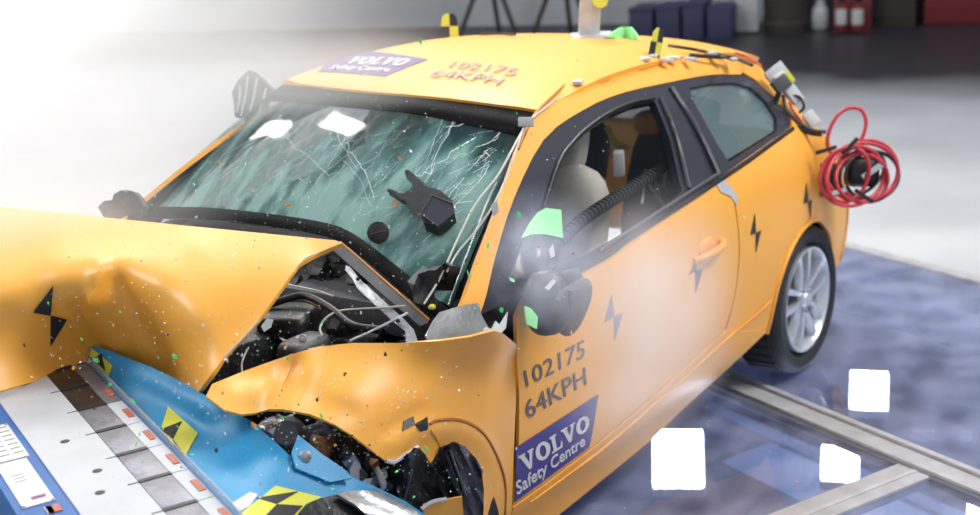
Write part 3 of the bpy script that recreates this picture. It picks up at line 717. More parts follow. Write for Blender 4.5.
doortext('sponsor_line', 'Safety Centre', ((516, 499), (584, 448), (583, 434), (514, 482)), 'white', .0055, .012)
# roof sticker and number
rq = [tuple(on_roof(*p)[:2]) for p in ((318, 72.6), (385.5, 77.5), (427.7, 60.4), (347, 57.3))]
rst = patch('sponsor_sticker', rq, roofmap(.004), 'purple', roof, .025, .002, (0, 0, 1))
def rooftext(name, px4, m, txt=None, bold=0, off=.003):
    q = quadmap([tuple(on_roof(*p)[:2]) for p in px4]); f = roofmap(off)
    if txt: return text(name, txt, lambda u, v: f(*q(u, v)), m, roof, (0, 0, 1), bold)
    return flat(name, slab_letters(), lambda u, v: f(*q(u, v)), m, roof, .035, (0, 0, 1))
rooftext('sponsor_word', ((343, 66), (402, 68), (414, 61.5), (356, 59)), 'white', off=.009)
rooftext('sponsor_line', ((325, 72.5), (386, 75.5), (393, 70), (336, 67)), 'white', 'Safety Centre', .012, .009)
rooftext('printed_number', ((448, 69), (514, 77.5), (520, 70.5), (455, 63)), 'faint', '102175', off=.007)
rooftext('printed_speed', ((428, 78.5), (498, 87), (506, 79.5), (437, 71)), 'faint', '64KPH', off=.007)
# door handle in its bowl
hc_ = sxz(708, 250)
sblock('handle_bowl', (hc_[0]-.01, -W(*hc_)+.012, hc_[1]+.005), (.15, .035, .085), 'paint', door, e=.8)
tube('door_handle', [(hc_[0]-.11, -W(*hc_)-.002, hc_[1]-.012), (hc_[0]-.07, -W(*hc_)-.03, hc_[1]-.003), (hc_[0]+.05, -W(*hc_)-.032, hc_[1]+.004), (hc_[0]+.10, -W(*hc_)-.004, hc_[1]+.008)], .014, 'paint', door, 6, 10)
o = patch('white_tape', [sxz(714, 182), sxz(724, 180), sxz(737, 196), sxz(736, 206), sxz(730, 196), sxz(720, 192)], sidemap(-1, .004), 'zinc', car, .03, .002)

# rear wheel
wc = Vector((RW[0], -.865, RW[1])); ax = (0, -1, 0); R0 = .318
tyre_prof = [(.225, -.03), (.25, .005), (.285, .012), (.305, 0), (.316, -.02), (.318, -.05), (.318, -.16), (.312, -.185), (.285, -.205), (.24, -.20), (.225, -.18)]
tyre = lathe('rear_wheel', tyre_prof, wc, ax, 'rubber', car, 56, True); label(tyre, 'rear tyre on a silver multi-spoke alloy rim')
for k in range(40):
    a = 2*math.pi*k/40; u_ = Vector((math.cos(a), 0, math.sin(a))); 
    c = wc+u_*.3185+Vector((0, .105, 0)); box('tread_block', c, (.006, .14, .028), 'rubber', tyre, Matrix((u_, Vector((0, 1, 0)), u_.cross(Vector((0, 1, 0))))).transposed(), .1)
lathe('rim', [(.224, .008), (.218, .008), (.205, -.01), (.195, -.06), (.19, -.14), (.222, -.15), (.226, -.03)], wc, ax, 'alloy', tyre, 56, True)
lathe('brake_disc', [(.0, -.10), (.15, -.10), (.15, -.12), (.0, -.12)], wc, ax, 'grey', tyre, 32, True)
for k in range(5):
    for s in (-1, 1):
        a = math.radians(90+72*k)+.10; u_ = Vector((math.cos(a), 0, math.sin(a))); t_ = Vector((-math.sin(a), 0, math.cos(a)))
        p0 = u_*.03+t_*s*.022; p1 = u_*.21+t_*s*.048; w0, w1 = .012, .015
        V = []
        for p, w in ((p0, w0), ((p0+p1)/2, w0*.95), (p1, w1)):
            for dy, ww in ((.000, w), (.0, -w), (.03, -w*1.2), (.03, w*1.2)):
                V.append(wc+p+t_*ww+Vector((0, dy+(.012 if p is p0 else 0), 0)))
        Fc = [[0, 1, 2, 3], [11, 10, 9, 8]]+[[i+j*4, i+(j+1)*4, (i+1) % 4+(j+1)*4, (i+1) % 4+j*4] for j in range(2) for i in range(4)]
        mk('spoke', V, Fc, 'alloy', tyre, angle=30)
lathe('hub_cap', [(.0, .006), (.028, .004), (.034, -.006), (.034, -.03), (.0, -.03)], wc, ax, 'alloy', tyre, 24, True)
for k in range(5):
    a = math.radians(126+72*k); lathe('wheel_nut', [(.0, .004), (.009, .003), (.009, -.02), (.0, -.02)], wc+Vector((.052*math.cos(a), 0, .052*math.sin(a))), ax, 'chrome', tyre, 8, True)
V = []; Fc = []; na = 24
for i in range(na+1):
    a = math.radians(-5+190*i/na)
    for r_, y_ in ((.338, .03), (.338, .33), (.02, .34)): V.append(wc+Vector((r_*math.cos(a), y_, r_*math.sin(a)-.0)))
for i in range(na):
    for j in range(2): Fc.append([i*3+j, i*3+j+1, i*3+3+j+1, i*3+3+j])
mk('wheel_well', V, Fc, 'black', car)

# dark inner panel closing the gap between pillar foot and door
patch('door_aperture', [(.36, .80), (.40, .90), (.60, 1.03), (.70, .93), (.60, .80)], sidemap(-1, -.035), 'black', car, .05, .01)
patch('pillar_foot', [(426, 336), (433, 322), (440, 312), (460, 306), (478, 303), (482, 316), (490, 330), (488, 337), (455, 342), (428, 343)], lambda x, y: side(x, y, .012), 'metal', car, 7, .006, lambda p: CAM-p)
tp = TPS([S(488, 337), S(508, 318), S(494, 322), S(500, 330)])
patch('torn_metal', [(478, 338), (486, 327), (492, 329), (496, 321), (500, 325), (508, 312), (506, 328), (498, 337)], tpsmap(tp, .02), 'shard', car, 5, .004, lambda p: CAM-p)

# engine bay
box('inner_wing', (.20, -.62, .60), (.72, .04, .44), 'bay', car, None, .2)
box('bay_floor', (.05, .0, .50), (1.0, 1.3, .05), 'bay', car, None, .2)
box('engine_block', (.12, .05, .70), (.5, .7, .36), 'bay', car, rz(-.2), .15)
box('plenum_tray', (.47, -.20, .86), (.16, 1.05, .10), 'grey', car, None, .2)
tube('plenum_edge', [at(x, y, t) for x, y, t in ((340, 242, 4.20), (362, 261, 4.13), (385, 281, 4.03), (408, 301, 3.95), (429, 320, 3.89))], .004, 'under', car, 4, 6)
pt_ = TPS([(340, 243, 4.19), (429, 321, 3.88), (385, 282, 4.02), (335, 262, 4.15), (400, 325, 3.88), (370, 300, 4.0), (300, 275, 4.15), (330, 330, 3.95)])
patch('scuttle_panel', [(341, 244), (385, 283), (429, 322), (420, 326), (378, 290), (333, 250)], tpsmap(pt_), 'grey', car, 7, .01, lambda p: CAM-p)
patch('bay_shroud', [(333, 252), (378, 292), (418, 326), (412, 342), (340, 344), (300, 351), (262, 362), (215, 384), (258, 322), (300, 266)], tpsmap(pt_, -.22, lambda x, y: .05*math.sin(x*.16+y*.05)*math.cos(y*.13-x*.04)), 'bay', car, 9, .01, lambda p: CAM-p)
def P3(x, y, off=0): return at(x, y, pt_.t(x, y)-off)
# bonnet hinge: pressed silver strap
hs = patch('bonnet_hinge', [(346, 265), (351, 268), (357, 276), (362, 281), (385, 302), (404, 319), (414, 330), (418, 342), (406, 342), (405, 331), (396, 324), (374, 304), (357, 288), (352, 278), (345, 270)], lambda x, y: P3(x, y, .03), 'metal', car, 6, .012, lambda p: CAM-p)
for x, y in ((358, 279), (398, 321)): lathe('hinge_bolt', [(.0, .006), (.006, .005), (.006, -.004), (.0, -.004)], P3(x, y, .045), tuple(-cd), 'mark', hs, 10, True)
tube('bay_cable', [P3(x, y, .03) for x, y in ((284, 284), (300, 287), (318, 291), (333, 296))], .003, 'cable', car, 5, 6)
tube('bay_cable', [P3(x, y, .04) for x, y in ((322, 336), (320, 328), (326, 318), (340, 311), (360, 309), (380, 308), (405, 306))], .0035, 'cable', car, 5, 6)
tube('bay_cable', [P3(x, y, .05) for x, y in ((350, 341), (368, 333), (386, 324), (408, 313))], .004, 'zinc', car, 5, 6)
tube('bay_cable', [P3(x, y, .05) for x, y in ((242, 372), (242, 362), (247, 350), (252, 342))], .003, 'cable', car, 5, 6)
tube('bay_hose', [P3(x, y, .03) for x, y in ((268, 305), (290, 298), (306, 296), (330, 308), (352, 325), (380, 330))], .012, 'black', car, 5, 8)
tube('bay_pipe', [P3(x, y, .02) for x, y in ((305, 300), (316, 305), (322, 310))], .006, 'rust', car, 5, 6)
br = patch('headlamp_bracket', [(279, 337), (290, 341), (298, 335), (306, 335), (307, 340), (302, 343), (310, 348), (322, 346), (318, 352), (296, 352)], lambda x, y: P3(x, y, .05), 'zinc', car, 6, .008, lambda p: CAM-p)
lathe('bracket_boss', [(.004, .008), (.010, .008), (.011, -.004), (.004, -.004)], P3(303, 338, .065), tuple(-cd), 'zinc', br, 14, True)
sblock('washer_bottle', P3(305, 350, -.01), (.16, .10, .08), 'grey', car, e=.5)
sblock('fuse_box', P3(290, 325, -.05), (.18, .16, .10), 'black', car, rz(.4), .35)
# scrap under the wing: lamp remains, liner, wheel
lt = TPS([(250, 425, 3.53), (300, 420, 3.55), (350, 450, 3.60), (380, 480, 3.66), (420, 500, 3.72), (470, 500, 3.86), (440, 450, 3.78), (470, 450, 3.84), (400, 460, 3.70), (330, 480, 3.56)])
patch('crushed_front', [(258, 408), (272, 404), (320, 412), (360, 436), (395, 458), (420, 470), (440, 570), (330, 570), (296, 470), (275, 436)], tpsmap(lt, -.03), 'bay', car, 9, .01, lambda p: CAM-p)
lathe('lamp_tube', [(.0, .05), (.03, .05), (.04, .0), (.045, -.05), (.0, -.05)], at(288, 434, lt.t(288, 434)-.02), (-.6, -.5, .35), 'grey', car, 20, True)
lathe('lamp_socket', [(.008, .05), (.024, .05), (.024, -.05), (.0, -.05)], at(314, 433, lt.t(314, 433)-.03), (.4, -.8, .3), 'grey', car, 16, True)
sblock('lamp_reflector', at(275, 430, lt.t(275, 430)-.02), (.09, .08, .06), 'metal', car, e=.7)
sblock('rusty_bracket', at(322, 440, lt.t(322, 440)-.02), (.16, .05, .07), 'rust', car, rz(.6), .4)
for k in range(16):
    px, py = random.uniform(262, 385), 0; py = 420+(px-262)*.42+random.uniform(-4, 22)
    c = at(px, py, lt.t(px, py)-random.uniform(.01, .05))
    R = Matrix.Rotation(random.uniform(0, 6.3), 3, Vector((random.random(), random.random(), random.random())))
    box('crushed_metal_scrap', c, (random.uniform(.03, .08), random.uniform(.01, .04), random.uniform(.008, .02)), random.choice(('metal', 'zinc', 'grey', 'black', 'rust')), car, R, .2)
patch('white_bracket', [(350, 469), (355, 459), (360, 463), (363, 476), (357, 482), (350, 478)], tpsmap(lt, .05), 'zinc', car, 5, .01, lambda p: CAM-p)
patch('bent_fender_strut', [(348, 482), (372, 478), (386, 468), (388, 476), (376, 488), (356, 490)], tpsmap(lt, .04), 'metal', car, 5, .01, lambda p: CAM-p)
lin = TPS([(388, 470, 3.66), (405, 462, 3.62), (425, 470, 3.70), (440, 470, 3.74), (455, 450, 3.74), (470, 480, 3.78), (482, 515, 3.85), (430, 515, 3.76), (400, 500, 3.68)])
def lx(x, y): return .02*math.sin((x-y*.35)*.55)*.4-.05*math.exp(-((x-408-(y-462)*-.2)/13)**2)-.05*math.exp(-((x-458-(y-460)*.1)/13)**2)
patch('wheel_arch_liner', [(376, 500), (384, 478), (394, 463), (406, 455), (418, 448), (428, 458), (432, 466), (440, 450), (452, 442), (465, 446), (476, 459), (482, 474), (484, 490), (482, 570), (376, 570)], tpsmap(lin, 0, lx), 'black', car, 5, .01, lambda p: CAM-p)
for a in (((412, 470), (404, 500)), ((446, 452), (462, 498)), ((450, 450), (466, 496))):
    tube('liner_ridge', [at(x, y, lin.t(x, y)+lx(x, y)-.004) for x, y in (a[0], ((a[0][0]+a[1][0])/2, (a[0][1]+a[1][1])/2), a[1])], .004, 'grey', car, 5, 6)
fw = lathe('front_wheel', [(.20, .0), (.25, .02), (.295, .015), (.315, -.03), (.318, -.16), (.29, -.2), (.21, -.2)], (.10, -.80, .30), (-.25, -.95, .1), 'rubber', car, 44, True)
lathe('rim', [(.205, .0), (.19, .0), (.17, -.04), (.17, -.14), (.205, -.15)], (.10, -.80, .30), (-.25, -.95, .1), 'alloy', fw, 40, True)
patch('wing_scrap', [(424, 505), (440, 501), (462, 497), (464, 520), (464, 570), (420, 570)], tpsmap(lin, .12), 'paint', car, 6, .006, lambda p: CAM-p)
tube('torn_liner_edge', [at(x, y, lin.t(x, y)-.125) for x, y in ((421, 509), (432, 502), (446, 499))], .006, 'zinc', car, 5, 6)

# broken black housing and round mirror foot on the windshield
def wat(px, py, off): u, v = wpix(px, py, off); return wpt(u, v, off)
mb = thing('mirror_bracket', 'broken black interior mirror bracket with two prongs lying on the windshield', 'bracket', tuple(wat(430, 200, .01)))
WN = Vector((-.53, 0, .85)).normalized()
def wpoly(name, px, o0, th, m, par): return patch(name, px, lambda x, y: wat(x, y, o0), m, par, 9, th, tuple(WN))
wpoly('bracket_arm', [(388, 191), (391, 189), (402, 194), (410, 190), (414, 183), (405, 174), (405, 170), (409, 170), (424, 183), (422, 192), (410, 201), (402, 200)], .05, .02, 'black', mb)
wpoly('bracket_body', [(405, 200), (421, 185), (440, 190), (452, 200), (455, 214), (438, 227), (424, 222), (420, 212)], .055, .04, 'black', mb)
wpoly('bracket_face', [(421, 212), (432, 195), (453, 203), (454, 213), (438, 226)], .062, .01, 'trim', mb)
for p, q_ in (((421, 212), (432, 195)), ((432, 195), (454, 204)), ((421, 213), (438, 226))): tube('bracket_edge', [wat(*p, .064), wat((p[0]+q_[0])/2, (p[1]+q_[1])/2, .064), wat(*q_, .064)], .0018, 'grey', mb, 2, 5)
for p in ((389, 190), (407, 171)): sblock('prong_tip', wat(*p, .062), (.014, .014, .012), 'grey', mb, e=.8, nu=10, nv=8)
c = wat(378, 232.5, .03); md_ = thing('mirror_foot_disc', 'round black mirror mounting pad stuck on the windshield', 'disc', tuple(c))
lathe('pad', [(.0, .006), (.029, .006), (.034, .003), (.034, -.008), (.0, -.008)], c, tuple(-cd*.8+np.array(WN)*.2), 'black', md_, 28, True)
tube('pad_groove', [Vector(c)-Vector(cd)*.008+Vector(cr_)*.024*k+Vector(cu)*.006*k for k in (-1, 0, 1)], .0015, 'grey', md_, 3, 5)
# white gauge cable from the roof to the scuttle, with clips
wcab = thing('gauge_cable', 'thin white cable running down the windshield edge from the roof clip', 'cable', tuple(un(425, 300, 'z', .95)))
def ptd(L): return [at(x, y, t) for x, y, t in L]
tube('cable_run', ptd([(700, 62, 5.5), (640, 72, 5.08), (600, 82, 4.86), (570, 92, 4.70), (545, 108, 4.50), (527, 124, 4.36), (512, 150, 4.24), (498, 175, 4.14), (475, 205, 4.06), (455, 245, 3.97), (440, 278, 3.90), (424, 304, 3.86)]), .0035, 'cable', wcab, 6, 6)
tube('cable_run', ptd([(524, 126, 4.34), (511, 165, 4.17), (496, 200, 4.04), (478, 228, 3.98), (458, 252, 3.94), (447, 272, 3.89)]), .003, 'cable', wcab, 6, 6)
box('cable_clip', at(526, 122, 4.335), (.05, .03, .02), 'zinc', wcab, CAMROT, .2)
patch('tape_strip', [(491, 205), (497, 200), (499, 212), (493, 217)], lambda x, y: at(x, y, 3.99), 'zinc', wcab, 6, .002, lambda p: CAM-p)
bt = thing('broken_trim', 'grey broken trim lump with yellow chip at the windshield corner', 'debris', tuple(at(430, 288, 3.95)))
patch('trim_piece', [(412, 290), (418, 274), (430, 270), (436, 280), (434, 300), (424, 306), (414, 302)], lambda x, y: at(x, y, 3.93+.02*math.sin(x*.3)*math.cos(y*.2)), 'grey', bt, 5, .03, lambda p: CAM-p)
patch('trim_piece', [(436, 270), (446, 262), (452, 266), (446, 284), (438, 286)], lambda x, y: at(x, y, 3.90+.02*math.sin(x*.4)), 'black', bt, 5, .03, lambda p: CAM-p)
sblock('yellow_chip', at(432, 307, 3.86), (.02, .02, .014), 'yellow', bt, e=.6, nu=8, nv=6)

# door mirror, burst into two shells, and the taped sail above it
mir = thing('door_mirror', 'burst black door mirror hanging in smoke over the door number', 'mirror', tuple(side(556, 330, .05)))
def blob(name, px, py, off, w, h, dep, m, par, rot=0, e=.7):
    c = side(px, py, off); dpt = depth(c); return sblock(name, c, (w*dpt/FPX, h*dpt/FPX, dep), m, par, CAMROT @ Matrix.Rotation(rot, 3, 'Z'), e, 22, 14)
blob('mirror_shell', 546, 303, .09, 46, 66, .10, 'black', mir, .12, .75)
blob('mirror_shell', 575, 307, .15, 26, 62, .05, 'black', mir, -.38, .85)
blob('mirror_back', 570, 280, .10, 26, 22, .08, 'black', mir, .2, .7)
patch('broken_lens', [(545, 288), (553, 279), (557, 281), (549, 290)], lambda x, y: side(x, y, .16), 'zinc', mir, 4, .004, lambda p: CAM-p)
patch('broken_lens', [(556, 300), (560, 290), (572, 283), (580, 288), (574, 291), (566, 290), (560, 302)], lambda x, y: side(x, y, .185), 'grey', mir, 4, .004, lambda p: CAM-p)
patch('green_tape', [(525, 306), (531, 308), (538, 317), (537, 329), (527, 324)], lambda x, y: side(x, y, .155), 'greentape', mir, 4, .004, lambda p: CAM-p)
tube('mirror_arm', [side(540, 300, .05), side(530, 290, .02), side(520, 282, -.01)], .03, 'black', mir, 4, 10)
sail = thing('taped_mirror_cap', 'black mirror cap capped with bright green tape in the door window', 'mirror cap', tuple(side(540, 270, .01)))
ct = lambda x, y: side(x, y, .05+.05*math.exp(-((x-542)/16)**2-((y-255)/25)**2))
patch('cap_shell', [(513, 276), (518, 255), (524, 240), (536, 231), (550, 232), (561, 238), (558, 262), (548, 276), (530, 280)], ct, 'trim', sail, 6, .02, lambda p: CAM-p)
patch('green_tape', [(521, 238), (530, 222), (538, 212), (546, 208), (561, 210), (563, 238), (545, 234), (532, 234)], lambda x, y: np.array(ct(x, y))-cd*.012, 'greentape', sail, 6, .003, lambda p: CAM-p)
patch('white_chip', [(549, 250), (553, 244), (555, 256), (551, 258)], lambda x, y: np.array(ct(x, y))-cd*.014, 'white', sail, 4, .003, lambda p: CAM-p)
patch('green_tape', [(509, 277), (514, 279), (515, 282), (511, 281)], lambda x, y: np.array(ct(x, y))-cd*.014, 'greentape', sail, 4, .003, lambda p: CAM-p)
# loose dark pieces thrown up on the far side
def rock(name, pts, t, th, m, par, amp=.03):
    return patch(name, pts, lambda x, y: at(x, y, t+amp*math.sin(x*.33+y*.1)*math.cos(y*.21)), m, par, 5, th, lambda p: CAM-p, angle=20)
o1 = thing('far_door_mirror', 'dark scuffed door mirror torn loose beyond the far windshield pillar', 'mirror', tuple(at(252, 118, 5.3)))
rock('mirror_shell', [(232, 92), (238, 80), (249, 70), (256, 72), (266, 83), (273, 91), (268, 104), (262, 114), (246, 120), (235, 117), (234, 105)], 5.30, .05, 'grey', o1, .006)
sblock('mirror_back', at(254, 97, 5.36), (.13, .17, .10), 'grey', o1, CAMROT, .8)
for a, b in (((240, 86), (237, 112)), ((248, 76), (241, 116)), ((257, 78), (248, 117)), ((266, 88), (258, 114))): tube('scuff_rib', [at(*a, 5.296), at((a[0]+b[0])/2+1, (a[1]+b[1])/2, 5.29), at(*b, 5.296)], .004, 'zinc', o1, 3, 5)
o2 = thing('torn_trim_block', 'dark grey notched plastic block thrown up at the far corner of the bonnet', 'debris', tuple(at(122, 224, 4.35)))
rock('block_front', [(98, 207), (104, 201), (112, 200), (114, 194), (122, 190), (128, 193), (130, 214), (122, 218), (114, 225), (106, 222)], 4.36, .06, 'grey', o2, .004)
rock('block_side', [(120, 192), (131, 191), (138, 196), (144, 206), (142, 214), (128, 216), (122, 215)], 4.37, .07, 'grey', o2, .004)

# roof fittings
def card(px, base, h, w, t0, lab, lean=0):
    c = on_roof(px, base) if t0 is None else at(px, base, t0); t = thing('target_card', lab, 'target card', tuple(c)); dpt = depth(c); sc_ = dpt/FPX
    R = CAMROT @ Matrix.Rotation(lean, 3, 'Z'); W_, H_ = w*sc_, h*sc_
    sblock('card_foot', c+np.array([0, 0, .004]), (W_*.9, .04, .016), 'zinc', t, None, .5)
    for i in range(2):
        for j in range(2):
            cc = Vector(c)+R @ Vector(((i-.5)*W_/2, H_*(.27+.5*j), 0))
            e_ = [(-.5, -.5), (.5, -.5), (.5, .5), (-.5, .5)]
            if j == 1: e_ = [(-.5, -.5), (.5, -.5)]+([(.5, .5), (0, .45), (-.35, .2)] if i == 0 else [(.35, .2), (0, .45), (-.5, .5)])
            V = []; n = len(e_)
            for dz in (.006, -.006): V += [cc+R @ Vector((x*W_/2, y*H_/2, dz)) for x, y in e_]
            mk('card_quarter', V, [list(range(n)), list(range(2*n-1, n-1, -1))]+[[k, k+n, (k+1) % n+n, (k+1) % n] for k in range(n)], 'yellow' if (i+j) % 2 else 'mark', t, False)
    return t
card(450, 40, 26, 17, depth((2.16, .55, roof_z(2.16, .55))), 'yellow and black quartered target card at the far roof edge', .03)
card(654, 57, 29, 12, None, 'slim yellow and black target card standing beside the near roof cables', -.18)
c = on_roof(592, 37); mast = thing('camera_mast', 'pale grey mast with a yellow target standing on the rear roof', 'mast', tuple(c))
k = depth(c)/FPX
box('mast_post', c+np.array([0, 0, 40*k]), (.03, 21*k, 80*k), 'zinc', mast, rz(YAW) @ Matrix.Rotation(.08, 3, 'X'), .1)
lathe('mast_target', [(.0, .01), (8*k, .01), (8*k, -.01), (.0, -.01)], at(600, 0, depth(c)-.05), tuple(-cd), 'yellow', mast, 20, True)
box('mast_plate', c+np.array([.0, 0, .006]), (.16, .17, .012), 'zinc', mast, rz(YAW), .2)
gc = thing('green_cloth', 'bright green cloth scrap humped on the rear roof', 'cloth', tuple(on_roof(625, 38)))
gt = depth(on_roof(625, 38))
patch('cloth_fold', [(608, 37), (614, 32), (622, 27), (630, 27), (635, 33), (638, 39), (628, 39.5), (616, 39)], lambda x, y: at(x, y, gt-.05+.04*math.cos((x-624)*.2)), 'greentape', gc, 3, .01, lambda p: CAM-p)
patch('grey_tab', [(582, 36), (594, 34), (604, 36), (604, 40), (594, 40), (580, 38)], lambda x, y: at(x, y, gt-.08), 'zinc', mast, 4, .01, lambda p: CAM-p)
rc = thing('roof_cables', 'thin dark cables taped along the rear roof edge', 'cables', tuple(on_roof(700, 62)))
def rt(L, off=.006): return [on_roof(x, y)+np.array([0, 0, off]) for x, y in L]
tube('cable_run', rt([(668, 47), (690, 50), (710, 54), (735, 60), (752, 67)]), .006, 'black', rc, 5, 6)
tube('cable_run', rt([(690, 58), (712, 59), (735, 60)], .01), .008, 'mark', rc, 5, 6)
tube('cable_run', rt([(735, 54), (750, 60), (762, 68)], .006), .004, 'redhose', rc, 5, 6)
for x, y in ((645, 61), (666, 62), (673, 60), (690, 61), (711, 55), (720, 59), (733, 61)):
    box('cable_tape', on_roof(x, y)+np.array([0, 0, .008]), (.05, .03, .012), random.choice(('zinc', 'white', 'grey')), rc, rz(random.uniform(0, 2)), .2)
box('cable_tape', on_roof(578, 85)+np.array([0, 0, .01]), (.05, .03, .014), 'zinc', rc, rz(.4), .2)
tube('cable_run', rt([(480, 36.5), (500, 36), (515, 37)], .01), .006, 'brown', rc, 4, 6)

# rear instrument box, harness and the red hose coil
rb = thing('instrument_box', 'white instrument bracket strapped to the rear roof corner', 'instrument', tuple(at(786, 100, 5.75)))
B_ = CAMROT @ Matrix.Rotation(-.9, 3, 'Z')
box('white_bracket', at(788, 88, 5.72), (.15, .05, .05), 'white', rb, B_, .15); box('bracket_arm', at(776, 73, 5.74), (.06, .09, .03), 'zinc', rb, B_, .15)
box('sensor', at(781, 84, 5.70), (.06, .07, .05), 'grey', rb, B_, .15); box('yellow_label', at(790, 77, 5.68), (.05, .02, .01), 'yellow', rb, B_, .1)
box('white_connector', at(811, 119, 5.72), (.07, .05, .04), 'white', rb, B_, .2)
hn = thing('wire_harness', 'dark wires looping down from the roof corner to the red hose', 'cables', tuple(at(800, 125, 5.7)))
for L, m, w in (([(779, 92), (776, 105), (781, 116), (792, 125), (808, 132), (822, 134)], 'black', .012), ([(783, 95), (786, 108), (796, 120), (812, 130), (826, 132)], 'grey', .009), ([(792, 95), (800, 98), (804, 107), (799, 113)], 'black', .006), ([(778, 92), (777, 100), (779, 105)], 'yellow', .007), ([(789, 102), (794, 112), (802, 122)], 'redhose', .006)):
    tube('wire', [at(x, y, 5.72-.0015*(x-780)) for x, y in L], w, m, hn, 6, 6)
cl = thing('hose_coil', 'coil of red hose hung on the rear corner of the car', 'hose', tuple(at(858, 200, 5.72)))
def loop(name, cx, cy, rx, ry, rot, t, w, m, n=14, tilt=.0015):
    P = []
    for k in range(n):
        a = 2*math.pi*k/n; x = cx+rx*math.cos(a)*math.cos(rot)-ry*math.sin(a)*math.sin(rot); y = cy+rx*math.cos(a)*math.sin(rot)+ry*math.sin(a)*math.cos(rot)
        P.append(at(x, y, t+tilt*(x-cx)+.02*math.sin(a*2)))
    return tube(name, P, w, m, cl, 4, 8, True)
loop('hose_turn', 862, 172, 36, 29, -.1, 5.66, .0082, 'redhose'); loop('hose_turn', 852, 176, 33, 29, -.5, 5.62, .0082, 'redhose')
loop('hose_turn', 868, 171, 30, 31, .2, 5.70, .0082, 'redhose'); loop('hose_turn', 848, 175, 20, 28, .35, 5.60, .0082, 'redhose'); loop('hose_turn', 862, 178, 26, 24, 0, 5.64, .0082, 'redhose')
loop('black_cable_turn', 872, 176, 27, 24, -.3, 5.72, .008, 'black'); loop('black_cable_turn', 863, 175, 22, 26, .5, 5.68, .007, 'mark'); loop('black_cable_turn', 858, 173, 29, 20, -.6, 5.70, .007, 'black')
tube('hose_end', [at(x, y, 5.66) for x, y in ((836, 158), (828, 148), (829, 132), (838, 115), (850, 108), (861, 110), (866, 122), (862, 138), (852, 148), (842, 156))], .0082, 'redhose', cl, 6, 8)
box('coil_bracket', at(824, 180, 5.76), (.10, .14, .04), 'grey', cl, CAMROT, .1); sblock('coil_core', at(862, 172, 5.74), (.14, .13, .10), 'black', cl, CAMROT, .6)
box('metal_clamp', at(872, 171, 5.66), (.10, .025, .02), 'chrome', cl, CAMROT @ Matrix.Rotation(.6, 3, 'Z'), .2); box('metal_clamp', at(838, 192, 5.60), (.07, .02, .02), 'chrome', cl, CAMROT @ Matrix.Rotation(.3, 3, 'Z'), .2)
for x, y, a in ((850, 146, .8), (864, 196, -.6), (826, 150, .3)): box('cable_tie', at(x, y, 5.60), (.09, .016, .012), 'black', cl, CAMROT @ Matrix.Rotation(a, 3, 'Z'), .2)

# ------------------------------------------------------------------ barrier
ZB = .83; BO = un(85, 361, 'z', ZB); b1_ = un(235, 515, 'z', ZB)-BO; B1 = b1_/np.linalg.norm(b1_); B2 = np.array([B1[1], -B1[0], 0])
if B2 @ EX > 0: B2 = -B2
def bp(s, q, z=0): return BO+B1*s+B2*q+np.array([0, 0, z])
BR = frame3(B1, B2)
if BR.col[2].z < 0: BR = Matrix((tuple(B1), tuple(-B2), (0, 0, 1))).transposed()
def bbox(name, s0, s1, q0, q1, z0, z1, m, parent, bev=.0): return box(name, bp((s0+s1)/2, (q0+q1)/2, (z0+z1)/2), (s1-s0, q1-q0, z1-z0), m, parent, BR, bev)
barrier = thing('offset_barrier', 'blue offset crash barrier with white top and grey scale plates under the bonnet', 'barrier', tuple(bp(1, .3, -ZB)))
SE = 2.1
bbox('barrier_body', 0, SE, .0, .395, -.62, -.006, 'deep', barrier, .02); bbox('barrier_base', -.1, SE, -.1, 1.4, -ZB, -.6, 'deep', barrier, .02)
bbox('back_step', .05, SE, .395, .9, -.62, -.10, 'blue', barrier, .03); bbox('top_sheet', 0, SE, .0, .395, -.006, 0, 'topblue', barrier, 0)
bbox('end_trim', -.004, .006, 0, .395, -.03, .006, 'blue', barrier, 0)
bbox('white_panel', .022, SE, .124, .279, 0, .004, 'panel', barrier, 0)
for i in range(11):
    s0 = .032+.1785*i
    bbox('scale_plate', s0+.004, s0+.1745, .049, .123, 0, .005, 'plateshade' if i < 2 else 'plate', barrier, .1)  # bonnet's shadow painted into the colour of the first two plates
    bbox('plate_joint', s0-.008, s0+.008, .047, .123, .0, .007, 'mark', barrier, 0)
    st_ = bbox('edge_strip', s0+.002, s0+.1765, .006, .047, 0, .004, 'panel' if i > 1 else 'plate', barrier, 0)
    if i: bbox('red_square', s0+.07, s0+.135, .010, .026, .004, .006, 'red', barrier, 0)
    bbox('panel_joint', s0-.0012, s0+.0012, .124, .150, .004, .0055, 'markgrey', barrier, 0)
bbox('clear_edge_rail', 0, SE, -.004, .0, -.04, .024, 'clear', barrier, 0)
for s_, q_ in ((.573, .203), (.923, .213), (1.3, .22), (.8, .185)):
    lathe('bolt_hole', [(.0, .0045), (.007, .006), (.012, .0045), (.012, .002), (.0, .002)], bp(s_, q_), (0, 0, 1), 'mark', barrier, 14, True)
def sheet(name, s0, s1, q0, q1, m='white'): return bbox(name, s0, s1, q0, q1, 0, .003, m, barrier, 0)
sh = sheet('paper_label', .352, .600, .296, .372); sh2 = sheet('paper_label', .609, .892, .306, .378)
for i in range(7):
    for j in range(2): bbox('print_line', .372+.018*i*1.75, .376+.018*i*1.75, .302+.034*j, .326+.036*j, .003, .0035, 'grey', sh)
for i in range(3): bbox('print_line', .70+.02*i, .7025+.02*i, .335, .36, .003, .0035, 'grey', sh2)
lg = text('label_logo', 'VSC', lambda u, v: bp(.86-.018*v*1.0-.0, .372-.05*u, .0032), 'redpaint', sh2, (0, 0, 1), .03) if False else bbox('red_logo_bar', .845, .862, .318, .350, .003, .0036, 'redpaint', sh2)
